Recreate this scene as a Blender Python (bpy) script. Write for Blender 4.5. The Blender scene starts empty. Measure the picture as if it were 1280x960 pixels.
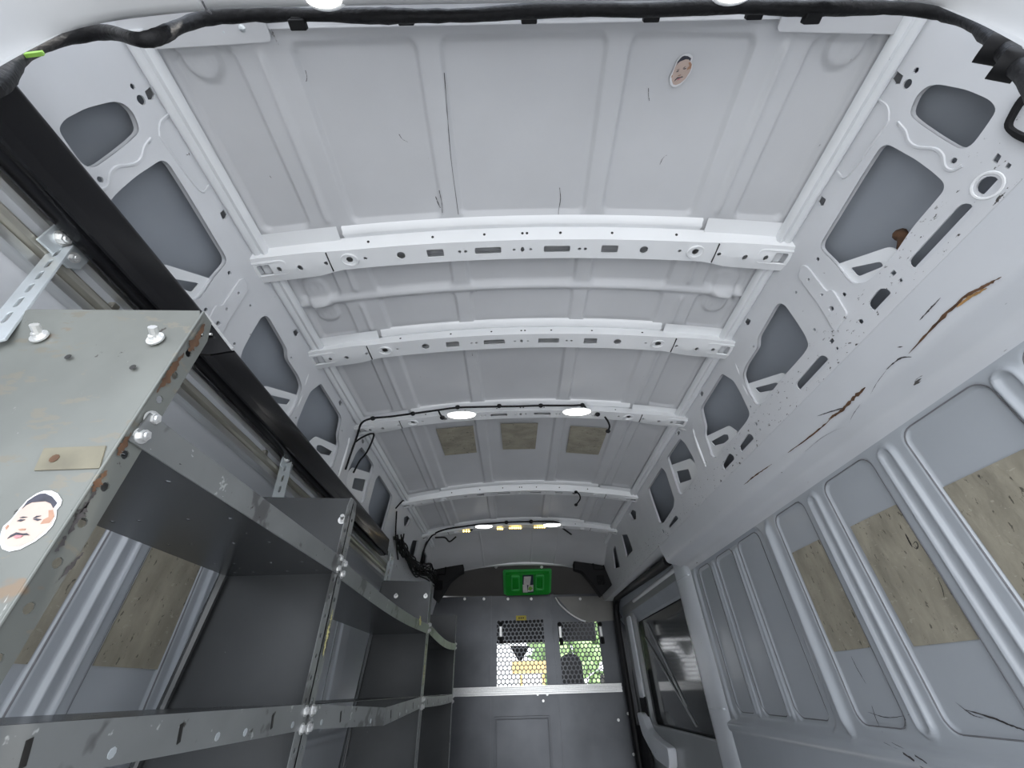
import bpy, bmesh, math, random
import numpy as np
from mathutils import Vector, Matrix
from mathutils.geometry import delaunay_2d_cdt
random.seed(7); rng = np.random.default_rng(7)
SC = bpy.context.scene
COL = SC.collection
# ------------------------------------------------------------------ camera (solved from the photograph)
F = 500.0
CAM = np.array([-0.0434, 0.0, 1.13])
def cam_axes(p, yw, r):
    cp, sp = math.cos(p), math.sin(p)
    f = np.array([math.sin(yw)*cp, math.cos(yw)*cp, sp]); rt = np.array([math.cos(yw), -math.sin(yw), 0.0]); up = np.cross(rt, f)
    c, s = math.cos(r), math.sin(r)
    return np.array([rt*c+up*s, up*c-rt*s, f])
AX = cam_axes(math.radians(37.392), math.radians(.423), math.radians(-1.694))
def ray(u, v): return AX.T @ np.array([(u-640)/F, (480-v)/F, 1.0])
def onX(u, v, x): d = ray(u, v); return CAM + d*((x-CAM[0])/d[0])
def onY(u, v, y): d = ray(u, v); return CAM + d*(y/d[1])
def onZ(u, v, z): d = ray(u, v); return CAM + d*((z-CAM[2])/d[2])
class Plane:                                     # a measured surface of the van: point, normal, two in-plane axes
    def __init__(s, p, e1, e2):
        s.p = np.array(p, float); s.e1 = np.array(e1, float)/np.linalg.norm(e1); e2 = np.array(e2, float)
        e2 = e2 - s.e1*(e2@s.e1); s.e2 = e2/np.linalg.norm(e2); s.n = np.cross(s.e1, s.e2)
    def hit(s, u, v): d = ray(u, v); return CAM + d*((s.n@(s.p-CAM))/(s.n@d))
    def ab(s, u, v): q = s.hit(u, v)-s.p; return (q@s.e1, q@s.e2)
    def at(s, a, b, h=0.0): return s.p + s.e1*a + s.e2*b + s.n*h
    def poly(s, pts): return [s.ab(*q) for q in pts]
cam_d = bpy.data.cameras.new('camera'); cam = bpy.data.objects.new('camera', cam_d); COL.objects.link(cam)
cam_d.sensor_fit = 'HORIZONTAL'; cam_d.sensor_width = 36; cam_d.lens = 36*F/1280; cam_d.clip_start = .01
m4 = Matrix.Identity(4)
for i in range(3):
    m4[i][0] = AX[0][i]; m4[i][1] = AX[1][i]; m4[i][2] = -AX[2][i]; m4[i][3] = CAM[i]
cam.matrix_world = m4
SC.camera = cam
# ------------------------------------------------------------------ materials
def new_mat(name):
    m = bpy.data.materials.new(name); m.use_nodes = True
    return m, m.node_tree, m.node_tree.nodes['Principled BSDF']
def mat(name, col, rough=.5, metal=0.0, var=.06, scale=6.0, bump=0.0, bscale=40.0, chips=None, coat=0.0, stretch=(1, 1, 1)):
    """procedural paint / metal: large soft tone variation, optional relief, optional chips (colour, scale, amount, stretch, z0, z1)"""
    m, t, b = new_mat(name); L = t.links.new; N = t.nodes.new
    tc = N('ShaderNodeTexCoord'); mp = N('ShaderNodeMapping'); mp.inputs['Scale'].default_value = stretch
    L(tc.outputs['Object'], mp.inputs['Vector'])
    nz = N('ShaderNodeTexNoise'); nz.inputs['Scale'].default_value = scale; nz.inputs['Detail'].default_value = 5
    L(mp.outputs['Vector'], nz.inputs['Vector'])
    cr = N('ShaderNodeValToRGB'); c = np.array(col)
    cr.color_ramp.elements[0].position = .3; cr.color_ramp.elements[1].position = .7
    cr.color_ramp.elements[0].color = (*np.clip(c*(1-var), 0, 1), 1); cr.color_ramp.elements[1].color = (*np.clip(c*(1+var), 0, 1), 1)
    L(nz.outputs['Fac'], cr.inputs['Fac']); out = cr.outputs['Color']
    if chips:
        for (cc, cs, amt, st, z0, z1) in chips:
            mp2 = N('ShaderNodeMapping'); mp2.inputs['Scale'].default_value = st
            L(tc.outputs['Object'], mp2.inputs['Vector'])
            n2 = N('ShaderNodeTexNoise'); n2.inputs['Scale'].default_value = cs; n2.inputs['Detail'].default_value = 4; n2.inputs['Roughness'].default_value = .65
            L(mp2.outputs['Vector'], n2.inputs['Vector'])
            gt = N('ShaderNodeMapRange'); gt.inputs['From Min'].default_value = 1-amt; gt.inputs['From Max'].default_value = 1-amt+.03
            L(n2.outputs['Fac'], gt.inputs['Value']); fac = gt.outputs['Result']
            if z0 is not None:
                sp = N('ShaderNodeSeparateXYZ'); L(tc.outputs['Object'], sp.inputs['Vector'])
                mr = N('ShaderNodeMapRange'); mr.interpolation_type = 'SMOOTHSTEP'
                mr.inputs['From Min'].default_value = z0; mr.inputs['From Max'].default_value = z1
                L(sp.outputs['Z'], mr.inputs['Value'])
                mu = N('ShaderNodeMath'); mu.operation = 'MULTIPLY'; L(fac, mu.inputs[0]); L(mr.outputs['Result'], mu.inputs[1]); fac = mu.outputs['Value']
            mx = N('ShaderNodeMix'); mx.data_type = 'RGBA'; L(fac, mx.inputs['Factor']); L(out, mx.inputs['A']); mx.inputs['B'].default_value = (*cc, 1)
            out = mx.outputs['Result']
    L(out, b.inputs['Base Color'])
    b.inputs['Roughness'].default_value = rough; b.inputs['Metallic'].default_value = metal
    if coat: b.inputs['Coat Weight'].default_value = coat; b.inputs['Coat Roughness'].default_value = .15
    if bump:
        n3 = N('ShaderNodeTexNoise'); n3.inputs['Scale'].default_value = bscale; n3.inputs['Detail'].default_value = 4
        L(mp.outputs['Vector'], n3.inputs['Vector'])
        bp = N('ShaderNodeBump'); bp.inputs['Strength'].default_value = bump; bp.inputs['Distance'].default_value = .004
        L(n3.outputs['Fac'], bp.inputs['Height']); L(bp.outputs['Normal'], b.inputs['Normal'])
    return m
def emis(name, col, s):
    m, t, b = new_mat(name)
    b.inputs['Base Color'].default_value = (*col, 1); b.inputs['Emission Color'].default_value = (*col, 1); b.inputs['Emission Strength'].default_value = s
    return m
DARK = (.05, .045, .04); RUST = (.22, .10, .04)
M = {}
M['header'] = mat('header_paint', (.43, .435, .44), .4, var=.05, scale=5, chips=[(DARK, 34, .28, (1, 1, 1), None, None)])
M['rust2'] = mat('light_rust', (.30, .17, .06), .7, var=.5, scale=50)
M['green2'] = mat('pale_green_rim', (.05, .42, .09), .35, var=.1, scale=12)
M['roof'] = mat('roof_primer_grey', (.55, .555, .57), .42, var=.06, scale=3.5, chips=[(DARK, 9, .27, (9, 2, 1), None, None)])
M['front_roof'] = mat('front_roof_grey', (.22, .225, .23), .38, var=.10, scale=4, bump=.5, bscale=6)
M['white'] = mat('white_body_paint', (.72, .735, .75), .38, var=.04, scale=5, coat=.2, chips=[(DARK, 30, .27, (1, 1, 1), None, None)])
M['beam'] = mat('white_beam_paint', (.78, .79, .80), .32, var=.03, scale=5, coat=.3)
M['upper'] = mat('scuffed_white_paint', (.59, .60, .62), .4, var=.05, scale=5, coat=.15,
                 chips=[(DARK, 60, .365, (1, 1.0, 2.0), 1.84, 1.79), (RUST, 14, .27, (1, 1, 1.5), 1.86, 1.80), (DARK, 40, .28, (1, 1, 1), None, None)])
M['lower'] = mat('blue_grey_wall_paint', (.385, .41, .44), .33, var=.04, scale=4, coat=.25, chips=[(DARK, 16, .26, (1, 2, .5), None, None)])
M['skin'] = mat('grey_outer_skin', (.31, .335, .37), .5, var=.08, scale=4)
M['rail'] = mat('scuffed_rail_paint', (.56, .575, .60), .38, var=.04, scale=4, coat=.2, chips=[(DARK, 18, .30, (1, .5, 3), 1.72, 1.66)])
M['tan'] = mat('tan_damping_sheet', (.31, .285, .225), .42, var=.22, scale=14, bump=.7, bscale=24, stretch=(1, 1.6, .8), chips=[((.10, .09, .07), 55, .37, (1, 1.6, .7), None, None), ((.40, .37, .30), 60, .36, (1, .7, 1.6), None, None), ((.06, .055, .045), 22, .31, (1, 1.6, .8), None, None)])
M['silver'] = mat('worn_galvanised_sheet', (.165, .172, .158), .42, metal=.30, var=.16, scale=7, chips=[((.20, .15, .105), 8, .31, (1, 1, 1.6), None, None), ((.185, .175, .145), 18, .41, (1, 1, 2.5), None, None), (DARK, 44, .32, (1, 1, 1), None, None), ((.42, .42, .40), 30, .31, (3, 1, .7), None, None)])
M['shelf'] = mat('grey_shelf_enamel', (.058, .061, .063), .27, metal=.3, var=.10, scale=6, chips=[((.45, .46, .45), 40, .27, (1, 1, 1), None, None)])
M['lip'] = mat('worn_shelf_edge', (.20, .207, .205), .38, metal=.3, var=.12, scale=8, chips=[((.42, .43, .42), 30, .345, (1, 1, 1), None, None), ((.11, .11, .11), 9, .42, (1, 1, 1), None, None), (DARK, 34, .33, (1, 1, 1), None, None)])
M['black'] = mat('satin_black_plastic', (.006, .006, .007), .22, var=.15, scale=12)
M['cable'] = mat('black_cable_wrap', (.010, .010, .011), .55, var=.2, scale=60, bump=.5, bscale=120)
M['blackplastic'] = mat('matt_black_trim', (.010, .010, .011), .6, var=.2, scale=20)
M['alu'] = mat('brushed_aluminium', (.72, .72, .71), .32, metal=.85, var=.07, scale=5, stretch=(20, 1, 20))
M['brass'] = mat('dull_channel_metal', (.46, .44, .38), .34, metal=.8, var=.15, scale=9, stretch=(10, 1, 10))
M['zinc'] = mat('zinc_plated_strap', (.62, .66, .68), .34, metal=.6, var=.10, scale=14)
M['bolt'] = mat('bright_bolt_steel', (.75, .75, .74), .28, metal=.7, var=.08, scale=40)
M['bulk'] = mat('dark_bulkhead_sheet', (.10, .105, .115), .30, metal=.6, var=.18, scale=4)
M['overhead'] = mat('brown_grey_overhead_panel', (.085, .08, .075), .55, var=.08, scale=6)
M['green'] = mat('green_plastic', (.004, .30, .02), .3, var=.08, scale=12, coat=.3)
M['paper'] = mat('white_printed_paper', (.62, .60, .58), .6, var=.10, scale=30)
M['navy'] = mat('navy_print', (.02, .025, .05), .6, var=.1)
M['lime'] = mat('green_print', (.22, .42, .06), .6, var=.2, scale=60)
M['yellow'] = mat('yellow_label', (.62, .50, .06), .5, var=.15, scale=60)
M['ink'] = mat('black_ink', (.012, .011, .010), .5, var=.1)
M['rust'] = mat('brown_rust', (.09, .045, .022), .8, var=.5, scale=40)
M['scuff'] = mat('dark_scrape', (.05, .045, .045), .6, var=.4, scale=60)
M['yscuff'] = mat('pale_yellow_scuff', (.55, .50, .22), .6, var=.35, scale=50)
M['tape'] = mat('brown_tape', (.155, .142, .10), .5, var=.22, scale=26)
M['vinyl'] = mat('white_vinyl', (.70, .70, .71), .3, var=.02)
M['skin_tone'] = mat('printed_skin', (.50, .39, .335), .35, var=.08, scale=40)
M['skin_tone2'] = mat('printed_shade', (.36, .20, .13), .35, var=.12, scale=60)
M['hair'] = mat('printed_hair', (.03, .03, .045), .35, var=.4, scale=90)
M['lips'] = mat('printed_lips', (.50, .20, .22), .35, var=.1)
M['floor'] = mat('worn_floor_board', (.52, .51, .50), .6, var=.12, scale=5)
M['ground'] = mat('pale_concrete', (.52, .51, .49), .85, var=.10, scale=1.5)
M['rubber'] = mat('black_rubber_seal', (.012, .012, .013), .45, var=.15, scale=20)
M['doorpaint'] = mat('dark_door_paint', (.27, .285, .29), .3, var=.06, scale=5, coat=.3)
M['glass_dark'] = mat('dark_door_glass', (.05, .055, .055), .08, var=.05, coat=.4)
M['seat'] = mat('black_seat_cloth', (.012, .013, .016), .85, var=.25, scale=60)
M['hedge'] = mat('sunlit_leaves', (.30, .44, .19), .6, var=.5, scale=9)
M['wallout'] = mat('white_render_wall', (.85, .85, .84), .8, var=.04)
M['orange'] = mat('amber_barrier', (.90, .60, .22), .6, var=.08)
M['pillar'] = mat('pale_pillar_paint', (.70, .73, .77), .34, var=.05, scale=5, coat=.2, chips=[(DARK, 26, .30, (1, 1, 1), None, None)])
M['lamp'] = emis('lamp_lens_glow', (1, .98, .94), 4.5)
M['amber'] = emis('amber_led_glow', (1, .72, .22), 3.2)
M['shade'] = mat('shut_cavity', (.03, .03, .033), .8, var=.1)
M['gap'] = mat('sealant_line', (.16, .16, .17), .7, var=.2, scale=30)
for k_ in ('black', 'cable', 'blackplastic', 'rubber'): M[k_].node_tree.nodes['Principled BSDF'].inputs['Specular IOR Level'].default_value = .22
gm, gt_, gb = new_mat('clear_windscreen_glass')
gtr = gt_.nodes.new('ShaderNodeBsdfTransparent'); ggl = gt_.nodes.new('ShaderNodeBsdfGlossy'); gmx = gt_.nodes.new('ShaderNodeMixShader')
ggl.inputs['Roughness'].default_value = .02; gmx.inputs[0].default_value = .06
gt_.links.new(gtr.outputs[0], gmx.inputs[1]); gt_.links.new(ggl.outputs[0], gmx.inputs[2]); gt_.links.new(gmx.outputs[0], gt_.nodes['Material Output'].inputs['Surface'])
M['glass'] = gm
# ------------------------------------------------------------------ mesh building
def world_loc(o):
    l = np.array(o.location); 
    return l + (world_loc(o.parent) if o.parent else 0)
def in_poly(p, poly):
    x, y = p; c = False; n = len(poly)
    for i in range(n):
        x1, y1 = poly[i]; x2, y2 = poly[i-1]
        if (y1 > y) != (y2 > y) and x < (x2-x1)*(y-y1)/(y2-y1)+x1: c = not c
    return c
class MB:
    def __init__(s): s.v = []; s.f = []
    def add(s, vs, fs):
        k = len(s.v); s.v += [tuple(map(float, q)) for q in vs]; s.f += [tuple(i+k for i in f) for f in fs]; return s
    def box(s, c, d, rot=None):
        c = np.array(c, float); h = np.array(d, float)/2
        vs = [np.array([x, y, z])*h for x in (-1, 1) for y in (-1, 1) for z in (-1, 1)]
        if rot is not None: vs = [rot@q for q in vs]
        return s.add([c+q for q in vs], [(0, 1, 3, 2), (4, 6, 7, 5), (0, 4, 5, 1), (2, 3, 7, 6), (0, 2, 6, 4), (1, 5, 7, 3)])
    def tube(s, path, r, n=8, close=True):
        P = [np.array(p, float) for p in path]; rs = r if hasattr(r, '__len__') else [r]*len(P)
        vs = []; fs = []
        t0 = (P[1]-P[0])/np.linalg.norm(P[1]-P[0]); a = np.cross(t0, [0, 0, 1.0] if abs(t0[2]) < .9 else [1.0, 0, 0]); a = a/np.linalg.norm(a)
        for i, p in enumerate(P):
            t = P[min(i+1, len(P)-1)]-P[max(i-1, 0)]; t = t/np.linalg.norm(t)
            a = a-t*(a@t); a = a/np.linalg.norm(a); b = np.cross(t, a)
            for k in range(n):
                w = 2*math.pi*k/n; vs.append(p + rs[i]*(math.cos(w)*a+math.sin(w)*b))
        for i in range(len(P)-1):
            for k in range(n): fs.append((i*n+k, i*n+(k+1) % n, (i+1)*n+(k+1) % n, (i+1)*n+k))
        fs.append(tuple(range(n))[::-1]); fs.append(tuple((len(P)-1)*n+k for k in range(n)))
        return s.add(vs, fs)
    def cyl(s, c, axis, r, h, n=12, r2=None):
        c = np.array(c, float); a = np.array(axis, float); a /= np.linalg.norm(a)
        return s.tube([c, c+a*h], [r, r if r2 is None else r2], n)
    def bolt(s, c, axis, r=.008):                # washer, hex head and dimple
        c = np.array(c, float); a = np.array(axis, float); a /= np.linalg.norm(a)
        s.cyl(c, a, r, r*.25, 14); s.cyl(c+a*r*.2, a, r*.68, r*.6, 6); return s.cyl(c+a*r*.75, a, r*.5, r*.18, 10, r*.3)
    def prism(s, prof, ax, a0, a1, closed=True, steps=1):
        """profile of 2-D points swept along an axis; ax gives a function (p, q, t) -> xyz"""
        n = len(prof); vs = []; fs = []
        for k in range(steps+1):
            t = a0+(a1-a0)*k/steps; vs += [ax(p, q, t) for p, q in prof]
        for k in range(steps):
            for i in range(n if closed else n-1):
                j = (i+1) % n; fs.append((k*n+i, k*n+j, (k+1)*n+j, (k+1)*n+i))
        if closed: fs += [tuple(range(n))[::-1], tuple(steps*n+i for i in range(n))]
        return s.add(vs, fs)
    def plate(s, outline, holes, fmap, th, grid=None):
        """flat sheet with real openings, mapped into place and given thickness th"""
        loops = [list(outline)]+[list(h) for h in holes]
        vs = []; es = []
        for lp in loops:
            k = len(vs); vs += [Vector(p) for p in lp]; es += [(k+i, k+(i+1) % len(lp)) for i in range(len(lp))]
        if grid:
            gx, gy = grid; xs = [p[0] for p in outline]; ys = [p[1] for p in outline]
            for x in np.arange(min(xs)+gx*.5, max(xs), gx):
                for y in np.arange(min(ys)+gy*.5, max(ys), gy):
                    if in_poly((x, y), loops[0]) and not any(in_poly((x, y), h) for h in loops[1:]): vs.append(Vector((x, y)))
        ov, oe, of, *_ = delaunay_2d_cdt(vs, es, [], 0, 1e-7)
        tris = []
        for f in of:
            c = (sum(ov[i][0] for i in f)/len(f), sum(ov[i][1] for i in f)/len(f))
            if in_poly(c, loops[0]) and not any(in_poly(c, h) for h in loops[1:]): tris.append(tuple(f))
        n = len(ov); cnt = {}
        for f in tris:
            for i in range(len(f)):
                e = (f[i], f[(i+1) % len(f)]); cnt.setdefault(tuple(sorted(e)), []).append(e)
        V = [fmap(p[0], p[1], 0.0) for p in ov]; FS = list(tris)
        if th:
            V += [fmap(p[0], p[1], th) for p in ov]; FS += [tuple(i+n for i in f[::-1]) for f in tris]
            FS += [(e[0][1], e[0][0], e[0][0]+n, e[0][1]+n) for e in cnt.values() if len(e) == 1]
        return s.add(V, FS)
    def grid(s, us, vs_, f, flip=False):
        U, W = np.meshgrid(us, vs_, indexing='ij'); P = f(U, W); nu, nv = U.shape
        I = np.arange(nu*nv).reshape(nu, nv)
        q = np.stack([I[:-1, :-1], I[1:, :-1], I[1:, 1:], I[:-1, 1:]], -1).reshape(-1, 4)
        return s.add(P.reshape(-1, 3).tolist(), q.tolist())
    def sphere(s, c, r, nu=16, nv=10):
        r = np.array(r, float)*np.ones(3); vs = []; fs = []
        for j in range(nv+1):
            t = math.pi*j/nv
            for i in range(nu):
                w = 2*math.pi*i/nu; vs.append(np.array(c)+r*np.array([math.sin(t)*math.cos(w), math.sin(t)*math.sin(w), math.cos(t)]))
        for j in range(nv):
            for i in range(nu): fs.append((j*nu+i, j*nu+(i+1) % nu, (j+1)*nu+(i+1) % nu, (j+1)*nu+i))
        return s.add(vs, fs)
    def build(s, name, m, parent=None, smooth=40, bevel=0.0, bseg=2, weld=True):
        off = world_loc(parent) if parent else np.zeros(3)
        me = bpy.data.meshes.new(name); me.from_pydata([tuple(np.array(q)-off) for q in s.v] if parent else s.v, [], s.f)
        bm = bmesh.new(); bm.from_mesh(me)
        if weld: bmesh.ops.remove_doubles(bm, verts=bm.verts, dist=1e-5)
        bmesh.ops.recalc_face_normals(bm, faces=bm.faces)
        bm.to_mesh(me); bm.free()
        me.materials.append(M[m] if isinstance(m, str) else m)
        if smooth:
            me.polygons.foreach_set('use_smooth', [True]*len(me.polygons)); me.set_sharp_from_angle(angle=math.radians(smooth))
        o = bpy.data.objects.new(name, me); COL.objects.link(o)
        if parent: o.parent = parent
        if bevel:
            b = o.modifiers.new('bevel', 'BEVEL'); b.width = bevel; b.segments = bseg; b.limit_method = 'ANGLE'; b.angle_limit = math.radians(35)
        return o
def thing(name, label, cat, loc=(0, 0, 0), group=None):
    o = bpy.data.objects.new(name, None); COL.objects.link(o); o.location = loc; o.empty_display_size = .05
    o['label'] = label; o['category'] = cat
    if group: o['group'] = group
    return o
def tag(o, label, cat, group=None):
    o['label'] = label; o['category'] = cat
    if group: o['group'] = group
    return o
def struct(o): o['kind'] = 'structure'; return o
def kid(o, label): o['label'] = label; return o
def capsule(p, q, r, n=7):
    p = np.array(p); q = np.array(q); d = (q-p)/np.linalg.norm(q-p); a0 = math.atan2(d[1], d[0]); out = []
    for c, s0 in ((q, -math.pi/2), (p, math.pi/2)):
        for k in range(n): w = a0+s0+math.pi*k/(n-1); out.append((c[0]+r*math.cos(w), c[1]+r*math.sin(w)))
    return out
def circle(c, rx, ry=None, n=14): ry = ry or rx; return [(c[0]+rx*math.cos(2*math.pi*k/n), c[1]+ry*math.sin(2*math.pi*k/n)) for k in range(n)]
def rrect(x0, x1, y0, y1, r, n=4):
    out = []
    for cx, cy, s0 in ((x1-r, y1-r, 0), (x0+r, y1-r, 90), (x0+r, y0+r, 180), (x1-r, y0+r, 270)):
        for k in range(n+1): w = math.radians(s0+90*k/n); out.append((cx+r*math.cos(w), cy+r*math.sin(w)))
    return out
def soften(poly, r=.006):                         # round the corners of a measured outline
    out = []; n = len(poly)
    for i in range(n):
        p = np.array(poly[i]); a = np.array(poly[i-1]); b = np.array(poly[(i+1) % n])
        la, lb = np.linalg.norm(a-p), np.linalg.norm(b-p); ra = min(r, la*.4); rb = min(r, lb*.4)
        A = p+(a-p)/la*ra; B = p+(b-p)/lb*rb
        for t in (0, .33, .67, 1): out.append(tuple((1-t)**2*A+2*t*(1-t)*p+t*t*B))
    return out
def smoothline(P, k=6):                           # Catmull-Rom through measured points
    P = [np.array(p, float) for p in P]; Q = [2*P[0]-P[1]]+P+[2*P[-1]-P[-2]]; out = []
    for i in range(1, len(Q)-2):
        for j in range(k):
            t = j/k; a, b, c, d = Q[i-1:i+3]
            out.append(.5*(2*b+(c-a)*t+(2*a-5*b+4*c-d)*t*t+(3*b-3*c+d-a)*t**3))
    out.append(P[-1]); return out
def sst(x, a, b): t = np.clip((x-a)/(b-a), 0, 1); return t*t*(3-2*t)
def sdrr(x, y, x0, x1, y0, y1, r):
    qx = np.abs(x-(x0+x1)/2)-(x1-x0)/2+r; qy = np.abs(y-(y0+y1)/2)-(y1-y0)/2+r
    return np.hypot(np.maximum(qx, 0), np.maximum(qy, 0))+np.minimum(np.maximum(qx, qy), 0)-r
# ================================================================== ROOF
def roof_base(x, y):
    x = np.abs(x); y = np.asarray(y, float)
    z = 2.105-.065*(x/.66)**2
    return z-.105*sst(y, 2.95, 3.75)
def arch(x): return -.060*(np.asarray(x)/.67)**2
BAYS = [(.20, .552), (.66, .770), (.800, .932), (1.03, 1.388), (1.47, 2.215), (2.29, 2.86)]
def roof_z(x, y):
    z = roof_base(x, y); ax = np.abs(x)
    for (a, b) in BAYS:
        for (x0, x1) in ((-.43, -.205), (-.158, .158), (.205, .43), (-.64, -.532), (.532, .64)):
            d = sdrr(x, y, x0, x1, a, b, .018); z = z+.010*(1-sst(d, -.0035, .0035))
        inb = sst(y, a+.0, a+.02)*(1-sst(y, b-.02, b))
        z = z-.007*np.exp(-((ax-.487)/.0065)**2)*inb
    for (by, sgn) in ((.216, -1), (.735, 1), (.835, -1)):          # pressed lugs near the corners
        yy = np.where(sgn*(y-by) > 0, np.maximum(np.abs(y-by)-.03, 0), np.abs(y-by))
        r = np.hypot((ax-.592), yy)
        z = z-.008*(1-sst(r, .026, .034))-.002*np.exp(-((np.hypot(ax-.592, y-by)-.013)/.0018)**2)
    z = z-.009*np.exp(-((y-.785)/.008)**2)                         # cross swage between the first two beams
    fy = sst(y, 3.0, 3.15)
    z = z+fy*(.006*np.sin(7*x+2*y)*np.sin(9*y)-.004*np.exp(-((ax-.30)/.004)**2)-.004*np.exp(-((x-.10)/.004)**2))
    return z
mb = MB()
xs = np.linspace(-.736, .736, 369); ys = np.unique(np.concatenate([np.arange(.12, 1.5, .0065), np.arange(1.5, 4.07, .011)]))
mb.grid(xs, ys, lambda X_, Y_: np.stack([X_, Y_, roof_z(X_, Y_)], -1))
ceiling = struct(mb.build('ceiling', 'roof', smooth=180, weld=False)); ceiling['label'] = 'grey pressed-steel van roof panel'
def roof_at(u, v, lift=0.0):
    p = onZ(u, v, 2.07)
    for _ in range(8): p = onZ(u, v, float(roof_base(p[0], p[1]))-lift)
    return p
for pts, w in [([(555,92),(559,140),(564,200),(573,268)], .0007), ([(549,238),(552,252),(553,266)], .0007), ([(498,170),(502,176),(509,180)], .0008), ([(700,237),(701,252),(698,268)], .0007), ([(380,90),(382,98),(381,104)], .0006), ([(812,112),(812,121),(813,128)], .0006), ([(544,248),(547,256),(550,262)], .001), ([(826,208),(830,200),(835,196)], .0006)]:
    P_ = smoothline([roof_at(*q, .001) for q in pts], 5); b = MB(); vs_2 = []
    for i, p in enumerate(P_): ww = w*(.4+.9*rng.random()); vs_2 += [p+np.array([ww, 0, -.0006-float(roof_base(p[0], p[1])-roof_z(p[0], p[1]))]), p+np.array([-ww, 0, -.0006-float(roof_base(p[0], p[1])-roof_z(p[0], p[1]))])]
    b.add(vs_2, [(2*i, 2*i+1, 2*i+3, 2*i+2) for i in range(len(P_)-1)]); b.build('scratch_mark', 'scuff', ceiling, smooth=0)
# longitudinal edge flanges of the roof (left and right)
for s, nm in ((-1, 'left'), (1, 'right')):
    mb = MB()
    prof = [(.645, 2.020), (.652, 2.014), (.662, 2.018), (.668, 2.012), (.676, 2.012), (.684, 2.02), (.684, 2.05), (.645, 2.034)]
    mb.prism(prof, lambda p, q, t: (s*p, t, q), .165, 3.70, steps=40)
    struct(mb.build('trim_1' if s < 0 else 'trim_2', 'white', smooth=50))
# rear roof flange plates over the back doors
mb = MB()
mb.plate(rrect(-.46, .46, .10, .176, .004), [], lambda a, b, h: (a, b, roof_base(a, b)-.006-h), .003, (.05, .03))
mb.plate(rrect(-.70, -.452, .10, .192, .008), [], lambda a, b, h: (a, b, roof_base(a, b)-.012-h), .003, (.05, .03))
mb.plate(rrect(.452, .70, .10, .192, .008), [], lambda a, b, h: (a, b, roof_base(a, b)-.012-h), .003, (.05, .03))
struct(mb.build('trim_3', 'roof', smooth=40))
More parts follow.
